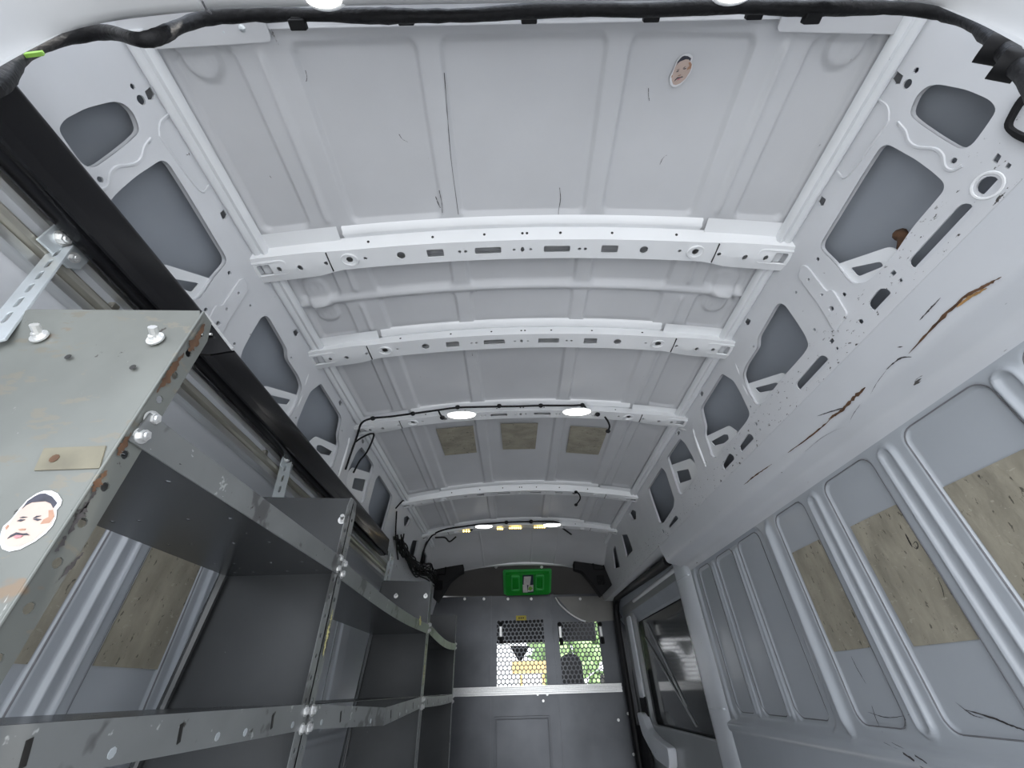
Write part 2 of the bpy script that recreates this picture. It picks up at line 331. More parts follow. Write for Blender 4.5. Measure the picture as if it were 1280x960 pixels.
# ================================================================== ROOF BEAMS
def beam(y0, y1, zc, yf, label, holes=True, ends=.70, scale=1.0):
    """hat-section roof beam: rear flange at yf on the roof, web, lower face y0..y1 with punched holes, front web"""
    root = thing('roof_beam', label, 'roof beam', (0, (y0+y1)/2, zc), 'white roof beams across the van')
    w = y1-y0; ym = (y0+y1)/2
    hs = []
    if holes:
        for sg in (-1, 1):
            hs += [rrect(sg*.092-.035, sg*.092+.035, ym-w*.17, ym+w*.17, .004), rrect(sg*.232-.022, sg*.232+.022, ym-w*.20, ym+w*.20, .004),
                   circle((sg*.322, ym), w*.19), circle((sg*.455, ym), w*.15), circle((sg*.415, ym), .0045, n=8), circle((sg*.58, ym+w*.02), .0065, n=10),
                   rrect(sg*.664-.016, sg*.664+.016, ym-w*.24, ym+w*.24, .005), circle((sg*.630, ym-w*.02), .006, n=8), circle((sg*.515, ym), .005, n=8),
                   circle((sg*.152, ym), .0045, n=8), circle((sg*.168, ym), .0045, n=8), circle((sg*.022, ym), .004, n=8)]
        hs.append(circle((0, ym), .005, .008, n=10))
    def low(a, b, h):
        e = sst(abs(a), .47, .56)
        bb = b+(.004+.016*(b-ym)/w)*e*scale
        return (a, bb, zc+float(arch(a))+h-.006*e*(1-2*abs(b-ym)/w))
    mb = MB(); mb.plate([(-ends+i*.02, y0) for i in range(int(2*ends/.02)+1)]+[(ends-i*.02, y1) for i in range(int(2*ends/.02)+1)], hs, low, .0025, (.03, .02))
    mb.build('lower_face', 'beam', root, smooth=25)
    xs = np.linspace(-ends, ends, 71)
    def sheet(ya, za, yb, zb, n=2):
        m_ = MB(); V = np.linspace(0, 1, n)
        def f(U, T):
            e = sst(np.abs(U), .47, .56)
            za_ = za(U) if callable(za) else za+arch(U)
            zb_ = zb(U) if callable(zb) else zb+arch(U)
            return np.stack([U, (ya-.004*e*(ya < ym)+.012*scale*e*(ya > ym))*(1-T)+yb*T, za_*(1-T)+zb_*T], -1)
        m_.grid(xs, V, f); return m_
    top = lambda U: roof_base(U, yf)-.005
    m1 = sheet(y0, zc, yf+.022*scale, top); m2 = sheet(y1, zc, y1+.012*scale, lambda U: roof_base(U, y1)-.002)
    m1.add(m2.v, m2.f)
    for sg in (-1, 1):                                                # small holes in the sloping web
        pass
    m1.build('web', 'beam', root, smooth=30)
    fl = MB()                                                         # flange with a rounded swage that runs along the roof
    prof = [(yf-.010, .004), (yf-.006, -.005), (yf+.003, -.006), (yf+.008, -.011), (yf+.013, -.010), (yf+.018, -.006), (yf+.026*scale, -.006)]
    for x0, x1 in ((-.46, .46),):
        fl.grid(np.linspace(x0, x1, 61), np.arange(len(prof)), lambda U, T: np.stack([U, np.take([p[0] for p in prof], T.astype(int)), roof_base(U, yf)+np.take([p[1] for p in prof], T.astype(int))*scale], -1))
    for x0, x1 in ((-ends, -.47), (.47, ends)):
        fl.grid(np.linspace(x0, x1, 11), np.array([0, 1]), lambda U, T: np.stack([U, yf-.012+.036*scale*T, roof_base(U, yf)-.006-.004*T], -1))
    fl.build('flange', 'beam', root, smooth=60)
    for x in [0, .012, -.10, .10, -.235, .235, -.40, .40, -.6, .6, .613, -.613]:
        zt = float(roof_base(x, yf)-.004); zb = zc+float(arch(x)); yy = (y0+yf+.022*scale)/2; zz = (zt+zb)/2
        nrm = np.array([0, -(zt-zb), (yf+.022*scale-y0)]); nrm = nrm/np.linalg.norm(nrm); nrm = nrm if nrm[2] < 0 else -nrm
        dots = MB(); dots.cyl((x, yy, zz), nrm, .0035, .0012, 8); dots.build('punched_hole', 'ink', root, smooth=0)
    if holes:
        for sg in (-1, 1):
            b = MB(); b.tube([(sg*.455+.021*math.cos(w)*1.0, ym+.5*w*.0+.021*math.sin(w)*.8, zc+float(arch(.455))-.001) for w in np.linspace(0, 2*math.pi, 17)], .003, 6)
            b.build('pressed_ring', 'beam', root)
            b = MB(); b.tube([(sg*x, y, zc+float(arch(x))-.001) for x, y in rrect(.61, .705, ym-w*.34, ym+w*.34, .012)+[rrect(.61, .705, ym-w*.34, ym+w*.34, .012)[0]]], .0035, 6)
            b.build('end_swage', 'beam', root)
            b = MB(); b.box((sg*.505, ym, zc+float(arch(.505))-.002), (.002, w*.98, .004))
            b.build('joint_line', 'ink', root)
    return root
beam(.603, .660, 2.064, .566, 'white roof beam with large punched holes, nearest the back doors')
beam(.952, 1.018, 2.064, .933, 'white roof beam with punched holes, second from the back doors')
b3 = beam(1.404, 1.462, 2.062, 1.396, 'white roof beam carrying two bright lamps and a black cable')
b4 = beam(2.258, 2.318, 2.062, 2.226, 'plain white roof beam just beyond the three tan ceiling sheets')
b5 = beam(2.868, 2.93, 2.060, 2.858, 'farthest white roof beam, with amber strips and two lamps')
# pale front bar where the roof meets the overhead panel
mb = MB(); mb.grid(np.linspace(-.56, .56, 31), np.arange(5), lambda U, T: np.stack([U, 3.69+np.take([0, .005, .03, .05, .055], T.astype(int)), 2.0-.03*(U/.5)**2+np.take([.012, -.006, -.012, -.006, .012], T.astype(int))], -1))
tag(mb.build('front_crossbar', 'beam', smooth=60), 'thin pale bar between crumpled roof front and brown overhead panel', 'roof bar')
# ================================================================== SIDE WALLS
UW = {s: Plane((s*.675, 0, 2.04), (0, 1, 0), (s*.29, 0, -1.0)) for s in (-1, 1)}       # a = y, b = distance down the slope
def wallmap(s):
    P = UW[s]; out = np.array([s*1.0, 0, .29]); out /= np.linalg.norm(out)
    return lambda a, b, h: P.p+P.e1*a+P.e2*b+out*h
R = UW[1]
CUT = {
 'C1': [(1136,143),(1145,120),(1158,108),(1172,105),(1208,112),(1238,125),(1246,137),(1236,153),(1215,182),(1200,187),(1175,172),(1150,155)],
 'C2': [(1110,180),(1144,199),(1167,216),(1180,228),(1180,238),(1170,250),(1140,285),(1116,321),(1100,337),(1085,352),(1065,356),(1055,345),(1044,330),(1026,312),(1026,304),(1077,220),(1100,184)],
 'C3': [(975,379),(981,381),(995,401),(1007,420),(1011,432),(1005,442),(980,470),(968,485),(955,503),(945,507),(936,492),(928,470),(932,457),(947,434),(947,422),(970,382)],
 'C4': [(903,467),(917,476),(925,490),(936,513),(937,519),(933,527),(921,542),(909,556),(902,565),(894,573),(889,571),(880,544),(881,534),(876,513),(877,508),(901,469)],
 'C5': [(850,548),(857,555),(867,573),(872,590),(871,596),(862,607),(852,619),(848,616),(834,573),(835,570)],
 'C6': [(827,584),(832,590),(843,624),(842,634),(829,654),(824,654),(811,616),(810,611)],
 'C7': [(786,642),(790,637),(795,639),(795,650),(790,650)],
 'C8': [(776,669),(784,668),(791,688),(783,697)],
 'C9': [(765,688),(769,682),(775,709),(768,711)],
}
cuts = {k: soften(R.poly(v), .012) for k, v in CUT.items()}
holes = list(cuts.values())
def cap_px(p, q, rpx):
    a, b = np.array(R.ab(*p)), np.array(R.ab(*q)); d = np.array(q, float)-np.array(p); d /= np.linalg.norm(d); m_ = ((p[0]+q[0])/2, (p[1]+q[1])/2)
    e = np.array(R.ab(m_[0]-d[1]*rpx, m_[1]+d[0]*rpx))-np.array(R.ab(*m_)); t = (b-a)/np.linalg.norm(b-a)
    return capsule(a, b, abs(e[0]*t[1]-e[1]*t[0]))
SLOTS = [cap_px((1146,327),(1205,264),9), cap_px((1095,380),(1104,369),9), cap_px((1001,482),(1029,451),7), cap_px((928,561),(938,547),5), cap_px((907,584),(914,572),5), cap_px((862,618),(874,598),4.5), cap_px((838,660),(846,648),3.5)]
def hexa(u, v, du, dv): return R.poly([(u-du, v+dv*.2), (u-du*.1, v-dv), (u+du, v-dv*.3), (u+du*.4, v+dv), (u-du*.5, v+dv)])
small = [hexa(1122,97,7,8), circle(R.ab(1134,105), .0075), circle(R.ab(1145,88), .0045, n=8), hexa(1027.5,251,5,6), hexa(934.5,402,4,4.5), hexa(877,492,2.5,3.5), hexa(848,541,2,3),
         circle(R.ab(1234,232), .014), circle(R.ab(1192,201), .005, n=8), R.poly([(1240,201),(1247,191),(1252,195),(1246,205)]), R.poly([(1256,209),(1260,203),(1265,206),(1261,212)]),
         R.poly([(1112,342),(1117,337),(1121,341),(1116,346)]), R.poly([(1123,351),(1126,347),(1129,351),(1126,355)]),
         circle(R.ab(1022,324), .005, n=8), circle(R.ab(1012.5,349), .0035, n=8), circle(R.ab(1029,368), .0035, n=8), circle(R.ab(1041,385.5), .006, n=8), circle(R.ab(1055,368), .005, n=8),
         circle(R.ab(1076,402), .006, n=8), circle(R.ab(995,365.5), .0035, n=8), circle(R.ab(1018,412), .004, n=8), R.poly([(1036,427),(1040,422),(1043,426),(1039,431)]), R.poly([(1044,436),(1046,433),(1049,436),(1046,439)]),
         circle(R.ab(942,433), .004, n=8), circle(R.ab(938,508), .004, n=8), circle(R.ab(876,527), .004, n=8), circle(R.ab(945,530), .006, n=8), circle(R.ab(950,537), .004, n=8), circle(R.ab(918,561), .005, n=8),
         circle(R.ab(826,575), .004, n=8), circle(R.ab(882,577), .005, n=8), circle(R.ab(829,664), .009, n=8)]
def clean(hs):                                     # drop small holes that would run into a bigger opening
    keep = []
    for h in hs:
        H = np.array(h); ok = True
        for k in keep:
            K = np.array(k)
            if any(in_poly(tuple(p), k) for p in h) or any(in_poly(tuple(p), h) for p in k) or np.min(np.linalg.norm(K[:, None]-H[None], axis=2)) < .002: ok = False; break
        if ok: keep.append(h)
    return keep
ALLH = clean(holes+SLOTS+small)
BR = {
 'C2': ([(1040,332),(1108,309),(1122,318),(1086,358),(1060,358)], [(1058,336),(1096,328),(1100,334),(1068,347)]),
 'C3': ([(927,482),(974,467),(986,474),(958,509),(934,506)], [(940,486),(967,479),(971,482),(962,489),(945,492)]),
 'C4': ([(876,548),(908,533),(919,541),(896,577),(885,573)], [(886,553),(902,544),(907,544),(908,550),(902,555),(890,558)]),
 'C5': ([(831,584),(860,574),(875,588),(872,598),(850,622),(845,615)], [(843,590),(858,587),(862,600),(847,605)]),
}
zb = (2.04-1.742)*math.hypot(1, .29)
def upper_wall(s, parent, y1):
    mp = wallmap(s); mb = MB()
    ol = [(-.04+i*.05, -.012) for i in range(int((y1+.04)/.05)+1)]+[(y1, -.012), (y1, zb)]+[(y1-i*.05, zb) for i in range(1, int((y1+.04)/.05)+1)]+[(-.04, zb)]
    mb.plate(ol, ALLH, mp, .004, (.06, .06))
    mb.build('upper_panel', 'upper', parent, smooth=30)
    lips = MB()                                     # folded rims round the big openings
    for k, h in cuts.items():
        n = len(h); 
        lips = MB(); lips.add([mp(a, b, 0) for a, b in h]+[mp(a, b, .012) for a, b in h], [(i, (i+1) % n, n+(i+1) % n, n+i) for i in range(n)])
        lips.build('opening_rim', 'upper', parent, smooth=40)
    for k, (ol_, ho) in BR.items():
        b = MB(); b.plate(soften(R.poly(ol_), .01), [soften(R.poly(ho), .006)], lambda a, b_, h: mp(a, b_, .010+h), .003)
        b.build('corner_bracket', 'white', parent, smooth=30)
    sk = MB(); sk.grid(np.linspace(-.06, y1+.1, 60), np.linspace(-.02, .52, 28), lambda U, W: np.stack([s*(.675+.29*W+.028+.062*sst(W, 0, .17)), U, 2.04-W+.01+0*U], -1))
    sk.grid(np.linspace(-.06, y1+.1, 60), np.array([0., 1.]), lambda U, W: np.stack([s*(.664+.050*W), U, 2.052+.018*W], -1))
    E0 = lambda y: [(s*.60, y, 2.10), (s*.675, y, 2.04), (s*.7615, y, 1.742), (s*.872, y, 1.60), (s*.93, y, 1.50), (s*.93, y, 2.10)]
    for y_ in (-.035, y1+.05): sk.add(E0(y_), [(0, 1, 2, 3, 4, 5)])  # end caps added to keep outside light out of the wall cavity
    sk.grid(np.array([-.06, y1+.1]), np.array([0., 1.]), lambda U, W: np.stack([s*(.871+.05*W), U, 1.601-.07*W], -1))  # bottom strip added to stop light leaking into the cavity from below
    sk.build('outer_skin', 'skin', parent, smooth=60)
    # pressed stiffeners on the posts below each roof beam
    for (p, q, w) in [((918,452),(925,470),2.5), ((927,478),(936,497),2.5), ((868,545),(882,583),3), ((868,545),(866,536),2.5), ((1012,268),(1006,330),2.2), ((1006,332),(1030,364),2), ((858,538),(845,534),2)]:
        A, B = np.array(R.ab(*p)), np.array(R.ab(*q)); r = np.linalg.norm(np.array(R.ab(p[0]+w, p[1]))-A)*.55
        b = MB(); L = np.linspace(0, 1, 7)
        b.tube([mp(*(A+(B-A)*t), .004-.35*r*math.sin(math.pi*min(max(t, .08), .92))**.4+r*.15) for t in L], [r*(.35+.65*math.sin(math.pi*min(max(t, .12), .88))**.5) for t in L], 8)
        b.build('stiffener', 'beam', parent, smooth=60)
    b = MB(); b.plate(soften(R.poly([(1003,331),(1010,332),(1035,364),(1043,362),(1061,392),(1045,415),(1026,382),(999,346)]), .008), [h for h in small if any(np.allclose(np.mean(np.array(h), 0), R.ab(*q), atol=2e-3) for q in ((1012.5,349),(1029,368),(1041,385.5)))], lambda a, c, h: mp(a, c, -.005+h), .0052)
    b.build('post_embossing', 'upper', parent, smooth=30, bevel=.0022)
    # wavy bead between the first two openings
    b = MB(); b.tube([mp(*q, .001) for q in smoothline([R.ab(*p) for p in [(1122,153),(1131,163),(1136,177),(1147,184),(1168,186),(1178,194),(1181,208),(1190,213),(1203,207)]])], .0035, 6)
    b.build('wavy_bead', 'upper', parent, smooth=60)
    b = MB(); b.tube([mp(*q, .001) for q in smoothline([R.ab(*p) for p in [(1096,124),(1108,133),(1110,147),(1104,160),(1060,219),(1046,215)]])], .0035, 6)
    b.build('panel_swage', 'upper', parent, smooth=60)
    b = MB(); b.tube([mp(*q, .001) for q in circle(R.ab(1234,232), .020, n=20)+[circle(R.ab(1234,232), .020, n=20)[0]]], .0028, 6)
    b.build('dished_ring', 'beam', parent, smooth=60)
    return mp
RAIL = [(.7555, 1.768), (.7595, 1.752), (.764, 1.738), (.7815, 1.675), (.786, 1.664), (.794, 1.656), (.806, 1.652), (.848, 1.640), (.860, 1.634), (.867, 1.622), (.870, 1.600)]
REC = [(.325, .553), (.62, .828), (.942, 1.132), (1.242, 1.412)]
SUB = [(1.555, 1.728), (1.785, 1.955), (2.030, 2.175)]
def lower_x(y, z):
    x = .870+0*y
    for (a, b) in REC: x = x+.009*(1-sst(sdrr(y, z, a, b, 1.035, 1.588, .03), -.003, .003))
    for c in (.587, .886, 1.187):                                   # hairpin beads: two ridges joined by a round end
        d = np.abs(sdrr(y, z, c-.019, c+.019, 1.03, 1.578, .0189)); x = x-.011*np.exp(-(d/.0056)**2)
    x = x-.017*np.exp(-((y-1.462)/.013)**2)*sst(z, .985, 1.05)*(1-sst(z, 1.55, 1.60))
    x = x+.010*(1-sst(sdrr(y, z, 1.512, 2.222, 1.010, 1.60, .05), -.010, .004))
    for (a, b) in SUB: x = x+.007*(1-sst(sdrr(y, z, a, b, 1.03, 1.580, .03), -.003, .003))
    for c in (1.757, 1.993):
        d = np.abs(sdrr(y, z, c-.012, c+.012, 1.032, 1.575, .0119)); x = x-.008*np.exp(-(d/.0048)**2)
    for k in range(4):                                                # further bays of the same pressing toward the front
        a = 2.32+.42*k; x = x+.012*(1-sst(sdrr(y, z, a, a+.34, 1.035, 1.588, .03), -.005, .004))
    x = x-.016*sst(z, .968, .976)*(1-sst(z, .995, 1.005))-.006*(1-sst(z, .968, .976))
    return x
def lower_wall(s, parent, y1):
    mb = MB(); mb.grid(np.arange(-.06, y1, .004), np.concatenate([np.linspace(0, .93, 12), np.arange(.94, 1.603, .0055)]), lambda U, W: np.stack([s*lower_x(U, W), U, W], -1))
    mb.build('lower_panel', 'lower', parent, smooth=180, weld=False)
    for (a, b) in REC+SUB:                                            # dark joint line round each blanked opening
        ol = rrect(a-.001, b+.001, 1.034, 1.589, .031, 5); b_ = MB(); b_.tube([(s*(float(lower_x(np.array(p), np.array(q)))-.0002), p, q) for p, q in ol+[ol[0]]], .0017, 6); b_.build('joint_line', 'gap', parent, smooth=60)
    mb = MB(); mb.prism(RAIL, lambda p, q, t: (s*p, t, q), -.06, y1+.06, closed=False, steps=2)
    mb.build('side_rail', 'rail', parent, smooth=50)
wall_r = bpy.data.objects.new('wall_right', None); COL.objects.link(wall_r); struct(wall_r); wall_r['label'] = 'white pressed-steel right side of the van'
wall_l = bpy.data.objects.new('wall_left', None); COL.objects.link(wall_l); struct(wall_l); wall_l['label'] = 'white pressed-steel left side of the van'
mpr = upper_wall(1, wall_r, 4.04); lower_wall(1, wall_r, 2.262)
mpl = upper_wall(-1, wall_l, 4.04); lower_wall(-1, wall_l, 4.05)
# rust and scrape marks on the right rail
def ribbon(pts3, wid, nrm, jag=.35, n=40):
    P = smoothline(pts3, 8); m_ = MB(); vs = []; fs = []; nrm = np.array(nrm, float)
    for i, p in enumerate(P):
        t = P[min(i+1, len(P)-1)]-P[max(i-1, 0)]; t = t/np.linalg.norm(t); sd = np.cross(t, nrm); sd = sd/np.linalg.norm(sd)
        w = wid*math.sin(math.pi*(i+.4)/(len(P)-.2))**.6*(1+jag*rng.normal()); w2 = wid*math.sin(math.pi*(i+.4)/(len(P)-.2))**.6*(1+jag*rng.normal())
        vs += [p+sd*abs(w)+nrm*.0008, p-sd*abs(w2)+nrm*.0008]
    for i in range(len(P)-1): fs.append((2*i, 2*i+1, 2*i+3, 2*i+2))
    return m_.add(vs, fs)
nr = np.array([-.96, 0, -.28])
def rail_pt(u, v): return Plane((.7815, 0, 1.675), (0, 1, 0), (.022, 0, -.078)).hit(u, v)
for pts, w, mm, nm in [([(1252,346),(1232,357),(1200,376),(1168,408),(1136,442)], .0028, 'rust', 'rust_streak'), ([(1234,360),(1215,370),(1196,384)], .0026, 'rust2', 'rust_streak'),
                   ([(1082,484),(1068,497),(1052,513),(1036,524)], .0038, 'rust', 'rust_streak'), ([(1045,518),(1020,540),(985,566)], .0018, 'rust', 'rust_streak'), ([(1060,508),(1040,514),(1022,520)], .0012, 'scuff', 'scrape_mark'),
                   ([(1176,372),(1162,387),(1150,400)], .0012, 'scuff', 'scrape_mark'), ([(1140,446),(1125,448),(1108,462)], .0014, 'scuff', 'scrape_mark'), ([(1122,434),(1129,433)], .0012, 'scuff', 'scrape_mark'), ([(965,580),(945,594),(930,606)], .0018, 'rust', 'rust_streak')]:
    ribbon([rail_pt(*p) for p in pts], w, nr).build(nm, mm, wall_r, smooth=0)
for pts, w in [([(1206,887),(1240,897),(1268,908),(1290,916)], .0018), ([(1064,820),(1072,836),(1083,855)], .0012), ([(1090,882),(1096,900),(1104,916)], .0012), ([(1105,928),(1135,945),(1160,965)], .0022), ([(1115,928),(1150,948),(1175,968)], .0016), ([(1085,890),(1110,897),(1140,893)], .0007), ([(1195,878),(1215,893),(1230,898)], .0008)]:
    ribbon([(lambda w_: onX(*p, float(lower_x(np.array(w_[1]), np.array(w_[2])))-.0006))(onX(*p, .875)) for p in pts], w, (-1, 0, 0)).build('scrape_mark', 'scuff', wall_r, smooth=0)
for pts in [[(1005,565),(1030,545),(1060,530),(1092,508)], [(1075,505),(1065,520),(1060,535)], [(1108,462),(1096,478),(1088,492)]]:
    ribbon([Plane((.80, 0, 1.654), (0, 1, 0), (.05, 0, -.012)).hit(*p) for p in pts], .0008, (0.2, 0, -.97)).build('scrape_mark', 'scuff', wall_r, smooth=0)
# ================================================================== TAN SHEETS
def pad(name_map, a0, a1, b0, b1, label, group, jag=0.0):
    mb = MB(); mb.plate([(a0, b0), (a1, b0+jag), (a1-jag, b1), (a0+jag, b1-jag)], [], name_map, .0025, (.05, .05))
    return tag(mb.build('damping_sheet', 'tan', smooth=20), label, 'damping sheet', group)
G = 'tan damping sheets on the right wall'
p = pad(lambda a, b, h: (.8788-h, a, b), 1.240, 1.402, 1.196, 1.468, 'tan damping sheet on right wall, smallest and farthest from the back doors', G)
p2 = pad(lambda a, b, h: (.8788-h, a, b), .949, 1.114, 1.188, 1.462, 'tan damping sheet with black scribble on right wall, between two double ribs', G)
pad(lambda a, b, h: (.8788-h, a, b), .632, .823, 1.186, 1.452, 'large tan damping sheet cut by right picture edge, black splatter on it', G)
def on_pad(pts): return [onX(*q, .8762) for q in pts]
for pts, w in [([(1132,667),(1136,675),(1141,684)], .0022), ([(1141,681),(1145,677),(1148,682),(1146,686),(1142,683)], .0011), ([(1172,722),(1178,735),(1181,748)], .0008)]:
    kid(ribbon(on_pad(pts), w, (-1, 0, 0), .2).build('scribble', 'ink', p2, smooth=0), 'black marker scribble')
G = 'tan damping sheets on the left wall'
pad(lambda a, b, h: (-.8788+h, a, b), .650, .822, 1.184, 1.462, 'tan damping sheet on left wall beside the stickered silver panel', G)
pad(lambda a, b, h: (-.8788+h, a, b), .953, 1.132, 1.187, 1.462, 'tan damping sheet on left wall seen whole between two ribs above the lower shelf', G)
pad(lambda a, b, h: (-.8788+h, a, b), 1.243, 1.402, 1.187, 1.462, 'narrow visible strip of tan damping sheet behind the second divider', G)
G = 'tan damping sheets on the ceiling'
for (x0, x1, ya, yb, lb) in [(-.385, -.216, 1.575, 1.835, 'square tan damping sheet on ceiling, left of the three'), (-.09, .083, 1.575, 1.825, 'square tan damping sheet on ceiling, middle of the three'), (.235, .408, 1.60, 1.862, 'square tan damping sheet on ceiling, right of the three')]:
    pad(lambda a, b, h: (a, b, float(roof_base(a, b))-.0035-h+.0055), x0, x1, ya, yb, lb, G, .004)
# ================================================================== STICKERS
FACE = {
 'outline': [(625,130),(700,165),(752,245),(735,310),(690,360),(680,460),(640,550),(560,640),(430,740),(250,835),(120,862),(35,830),(8,760),(20,640),(50,560),(150,470),(250,340),(340,240),(450,165),(540,132)],
 'face': [(600,262),(655,330),(672,420),(625,530),(540,620),(400,735),(250,800),(130,810),(70,775),(65,690),(85,580),(130,530),(170,470),(240,380),(330,290),(420,265),(520,262)],
 'hair': [(560,168),(640,205),(700,280),(655,340),(630,290),(560,262),(480,268),(400,275),(330,310),(285,350),(350,260),(440,200),(500,172)],
 'brow': [(255,462),(300,446),(350,452),(300,462)], 'brow2': [(415,470),(460,438),(515,436),(465,455)],
 'eye': [(225,500),(270,478),(325,482),(270,505)], 'eye2': [(415,480),(460,468),(520,480),(470,498)],
 'nose': [(240,600),(290,590),(330,592),(320,608),(260,612)], 'stache': [(110,712),(150,670),(220,635),(300,650),(345,645),(375,668),(300,668),(210,665),(155,690)],
 'lips': [(185,690),(230,668),(300,672),(270,695),(210,708)], 'cheek': [(600,370),(650,365),(668,440),(610,520),(500,535),(540,480),(600,450)], 'ear': [(80,580),(115,540),(125,560),(95,600)],
}
def sticker(label, hit, out):
    """face sticker; hit maps the measured drawing to the surface, out is the direction off the surface"""
    out = np.array(out, float)
    pts = {k: [hit(a/9.6, 600+b/9.6) for a, b in v] for k, v in FACE.items()}
    c = np.mean(pts['outline'], 0); root = thing('face_sticker', label, 'sticker', tuple(c), 'cut-out face stickers')
    def lay(nm, key, m, h):
        b = MB(); P = [np.array(q) for q in pts[key]]; n = len(P)
        b.add([q+out*(h-.0004) for q in P]+[q+out*h for q in P], [tuple(range(n)), tuple(range(n, 2*n))[::-1]]+[(i, (i+1) % n, n+(i+1) % n, n+i) for i in range(n)])
        o = b.build(nm, m, root, smooth=0); return o
    lay('backing', 'outline', 'vinyl', .0008); lay('printed_face', 'face', 'skin_tone', .0012); lay('cheek_shade', 'cheek', 'skin_tone2', .0014); lay('hair', 'hair', 'hair', .0016)
    for k in ('brow', 'brow2'): lay('eyebrow', k, 'hair', .0018)
    for k in ('eye', 'eye2'): lay('eye', k, 'hair', .0018)
    lay('nose', 'nose', 'skin_tone2', .0018); lay('moustache', 'stache', 'hair', .0018); lay('mouth', 'lips', 'lips', .0020); lay('ear', 'ear', 'skin_tone2', .0016)
PY = .335
sticker('large man\'s-face sticker with white border on the silver end panel', lambda u, v: onY(u, v, PY), (0, -1, 0))
def to_roof(u, v):
    c1 = complex(39.6, 651.6); k = complex(-13, 42)/complex(-52.6, 76); q = complex(851.8, 87.5)+(complex(u, v)-c1)*k
    return roof_at(q.real, q.imag, -.0042)
sticker('small man\'s-face sticker stuck on the ceiling', to_roof, (0, 0, -1))
# ================================================================== SHELVING
XF, XB = -.420, -.648
PAN = [.335, .920, 2.000, 2.950]
TOPZ = [1.513, 1.500, 1.532, 1.520]
SH_HI = [1.335, 1.330, 1.335]; SH_LO = [1.117, 1.117, 1.117]
def xb(z): return XB-.10*max(0, 1.36-z)*.9
def end_panel(y, zt, facing, root, m, round_top=True):
    """upright sheet in the y plane with folded, punched front and back flanges; facing=+1: flanges fold toward the front of the van"""
    mb = MB(); ol = [(XF, .02), (XF, zt-.012), (XF-.006, zt), (XB+.004, zt+.010), (xb(1.5)-.002, zt), (xb(1.1), 1.1), (xb(.6), .02)]
    mb.plate(ol, [], lambda a, b, h: (a, y+facing*h, b), .0015); o = mb.build('end_panel', m, root, smooth=0)
    fl = MB(); hs = [circle((.013, z), .0045, n=8) for z in np.arange(.1, zt-.015, .033)]
    fl.plate([(0, .02), (.026, .02), (.026, zt-.028), (.018, zt-.004), (0, zt-.002)], hs, lambda a, b, h: (XF-h, y+facing*a, b), .0015)
    f = fl.build('flange', 'silver' if m == 'silver' else 'lip', o, smooth=0)
    f2 = MB(); hs = [circle((.011, z), .0035, n=8) for z in np.arange(.1, zt-.05, .025)]
    f2.plate([(0, .02), (.022, .02), (.022, zt-.03), (0, zt)], hs, lambda a, b, h: (xb(b)+h, y+facing*a, b), .0015, (.05, .08))
    f2.build('rear_flange', 'shelf', o, smooth=0)
    return o
def shelf_sheet(y0, y1, z, lip_up, root, sag=0.0, out=0.0, hole=True, kink=None):
    n = 21; Y = np.linspace(y0+.004, y1-.004, n); kk = kink or .5; mid = lambda t: t/kk if t < kk else (1-t)/(1-kk); sf = (lambda t: mid(t)) if kink else (lambda t: math.sin(math.pi*t))
    T = np.linspace(0, 1, n); sg = sag*np.array([sf(t) for t in T]); ou = out*np.array([mid(t) for t in T])
    hs = []
    if hole: hs = [circle((y0+(y1-y0)*f, x), .0035, n=7) for f in (.06, .18, .40, .60, .82, .94) for x in (XF-.03, XF-.09, XF-.16, XB+.03)]
    mb = MB(); mb.plate([(Y[0], XF), (Y[-1], XF), (Y[-1], XB-.004), (Y[0], XB-.004)], hs, lambda a, b, h: (b, a, z+h), .0012)
    o = mb.build('shelf', 'shelf', root, smooth=0)
    l = MB(); h = .034
    za, zb_ = (z-.002, z+h-.004) if lip_up else (z-h, z+.001)
    vs = []; fs = []
    for k in (0, 1):
        for i in range(n):
            x = XF+.001+ou[i]+k*.0018; vs += [(x, Y[i], za-sg[i]), (x+(.004 if lip_up else 0), Y[i], zb_-sg[i])]
    for i in range(n-1):
        for k in (0, 1): b_ = k*2*n+2*i; fs.append((b_, b_+1, b_+3, b_+2))
        fs.append((2*i+1, 2*n+2*i+1, 2*n+2*i+3, 2*i+3)); fs.append((2*i, 2*i+2, 2*n+2*i+2, 2*n+2*i))
    l.add(vs, fs); lo = l.build('front_lip', 'lip', o, smooth=30)
    for f in (.12, .42, .78): sl = MB(); sl.box((XF+.0035+(out*mid(f)), y0+(y1-y0)*f, (za+zb_)/2-sag*sf(f)), (.0006, .005, .018), np.array([[1, 0, 0], [0, .94, -.34], [0, .34, .94]])); sl.build('slot', 'ink', lo, smooth=0)
    for f in (.05, .27, .55, .66, .91): wh = MB(); wh.cyl((XF+.0025+(out*mid(f)), y0+(y1-y0)*f, (za+zb_)/2-.008-sag*sf(f)), (1, 0, 0), .0045, .0008, 8); wh.build('bare_spot', 'zinc', lo, smooth=0)
    return o
SH = 'grey steel shelving units along the left wall'
units = [('grey steel shelving unit nearest the back doors, with silver stickered end panel', 0), ('middle grey steel shelving unit with a kinked lower shelf lip', 1), ('grey steel shelving unit farthest away, beside the bulkhead', 2)]
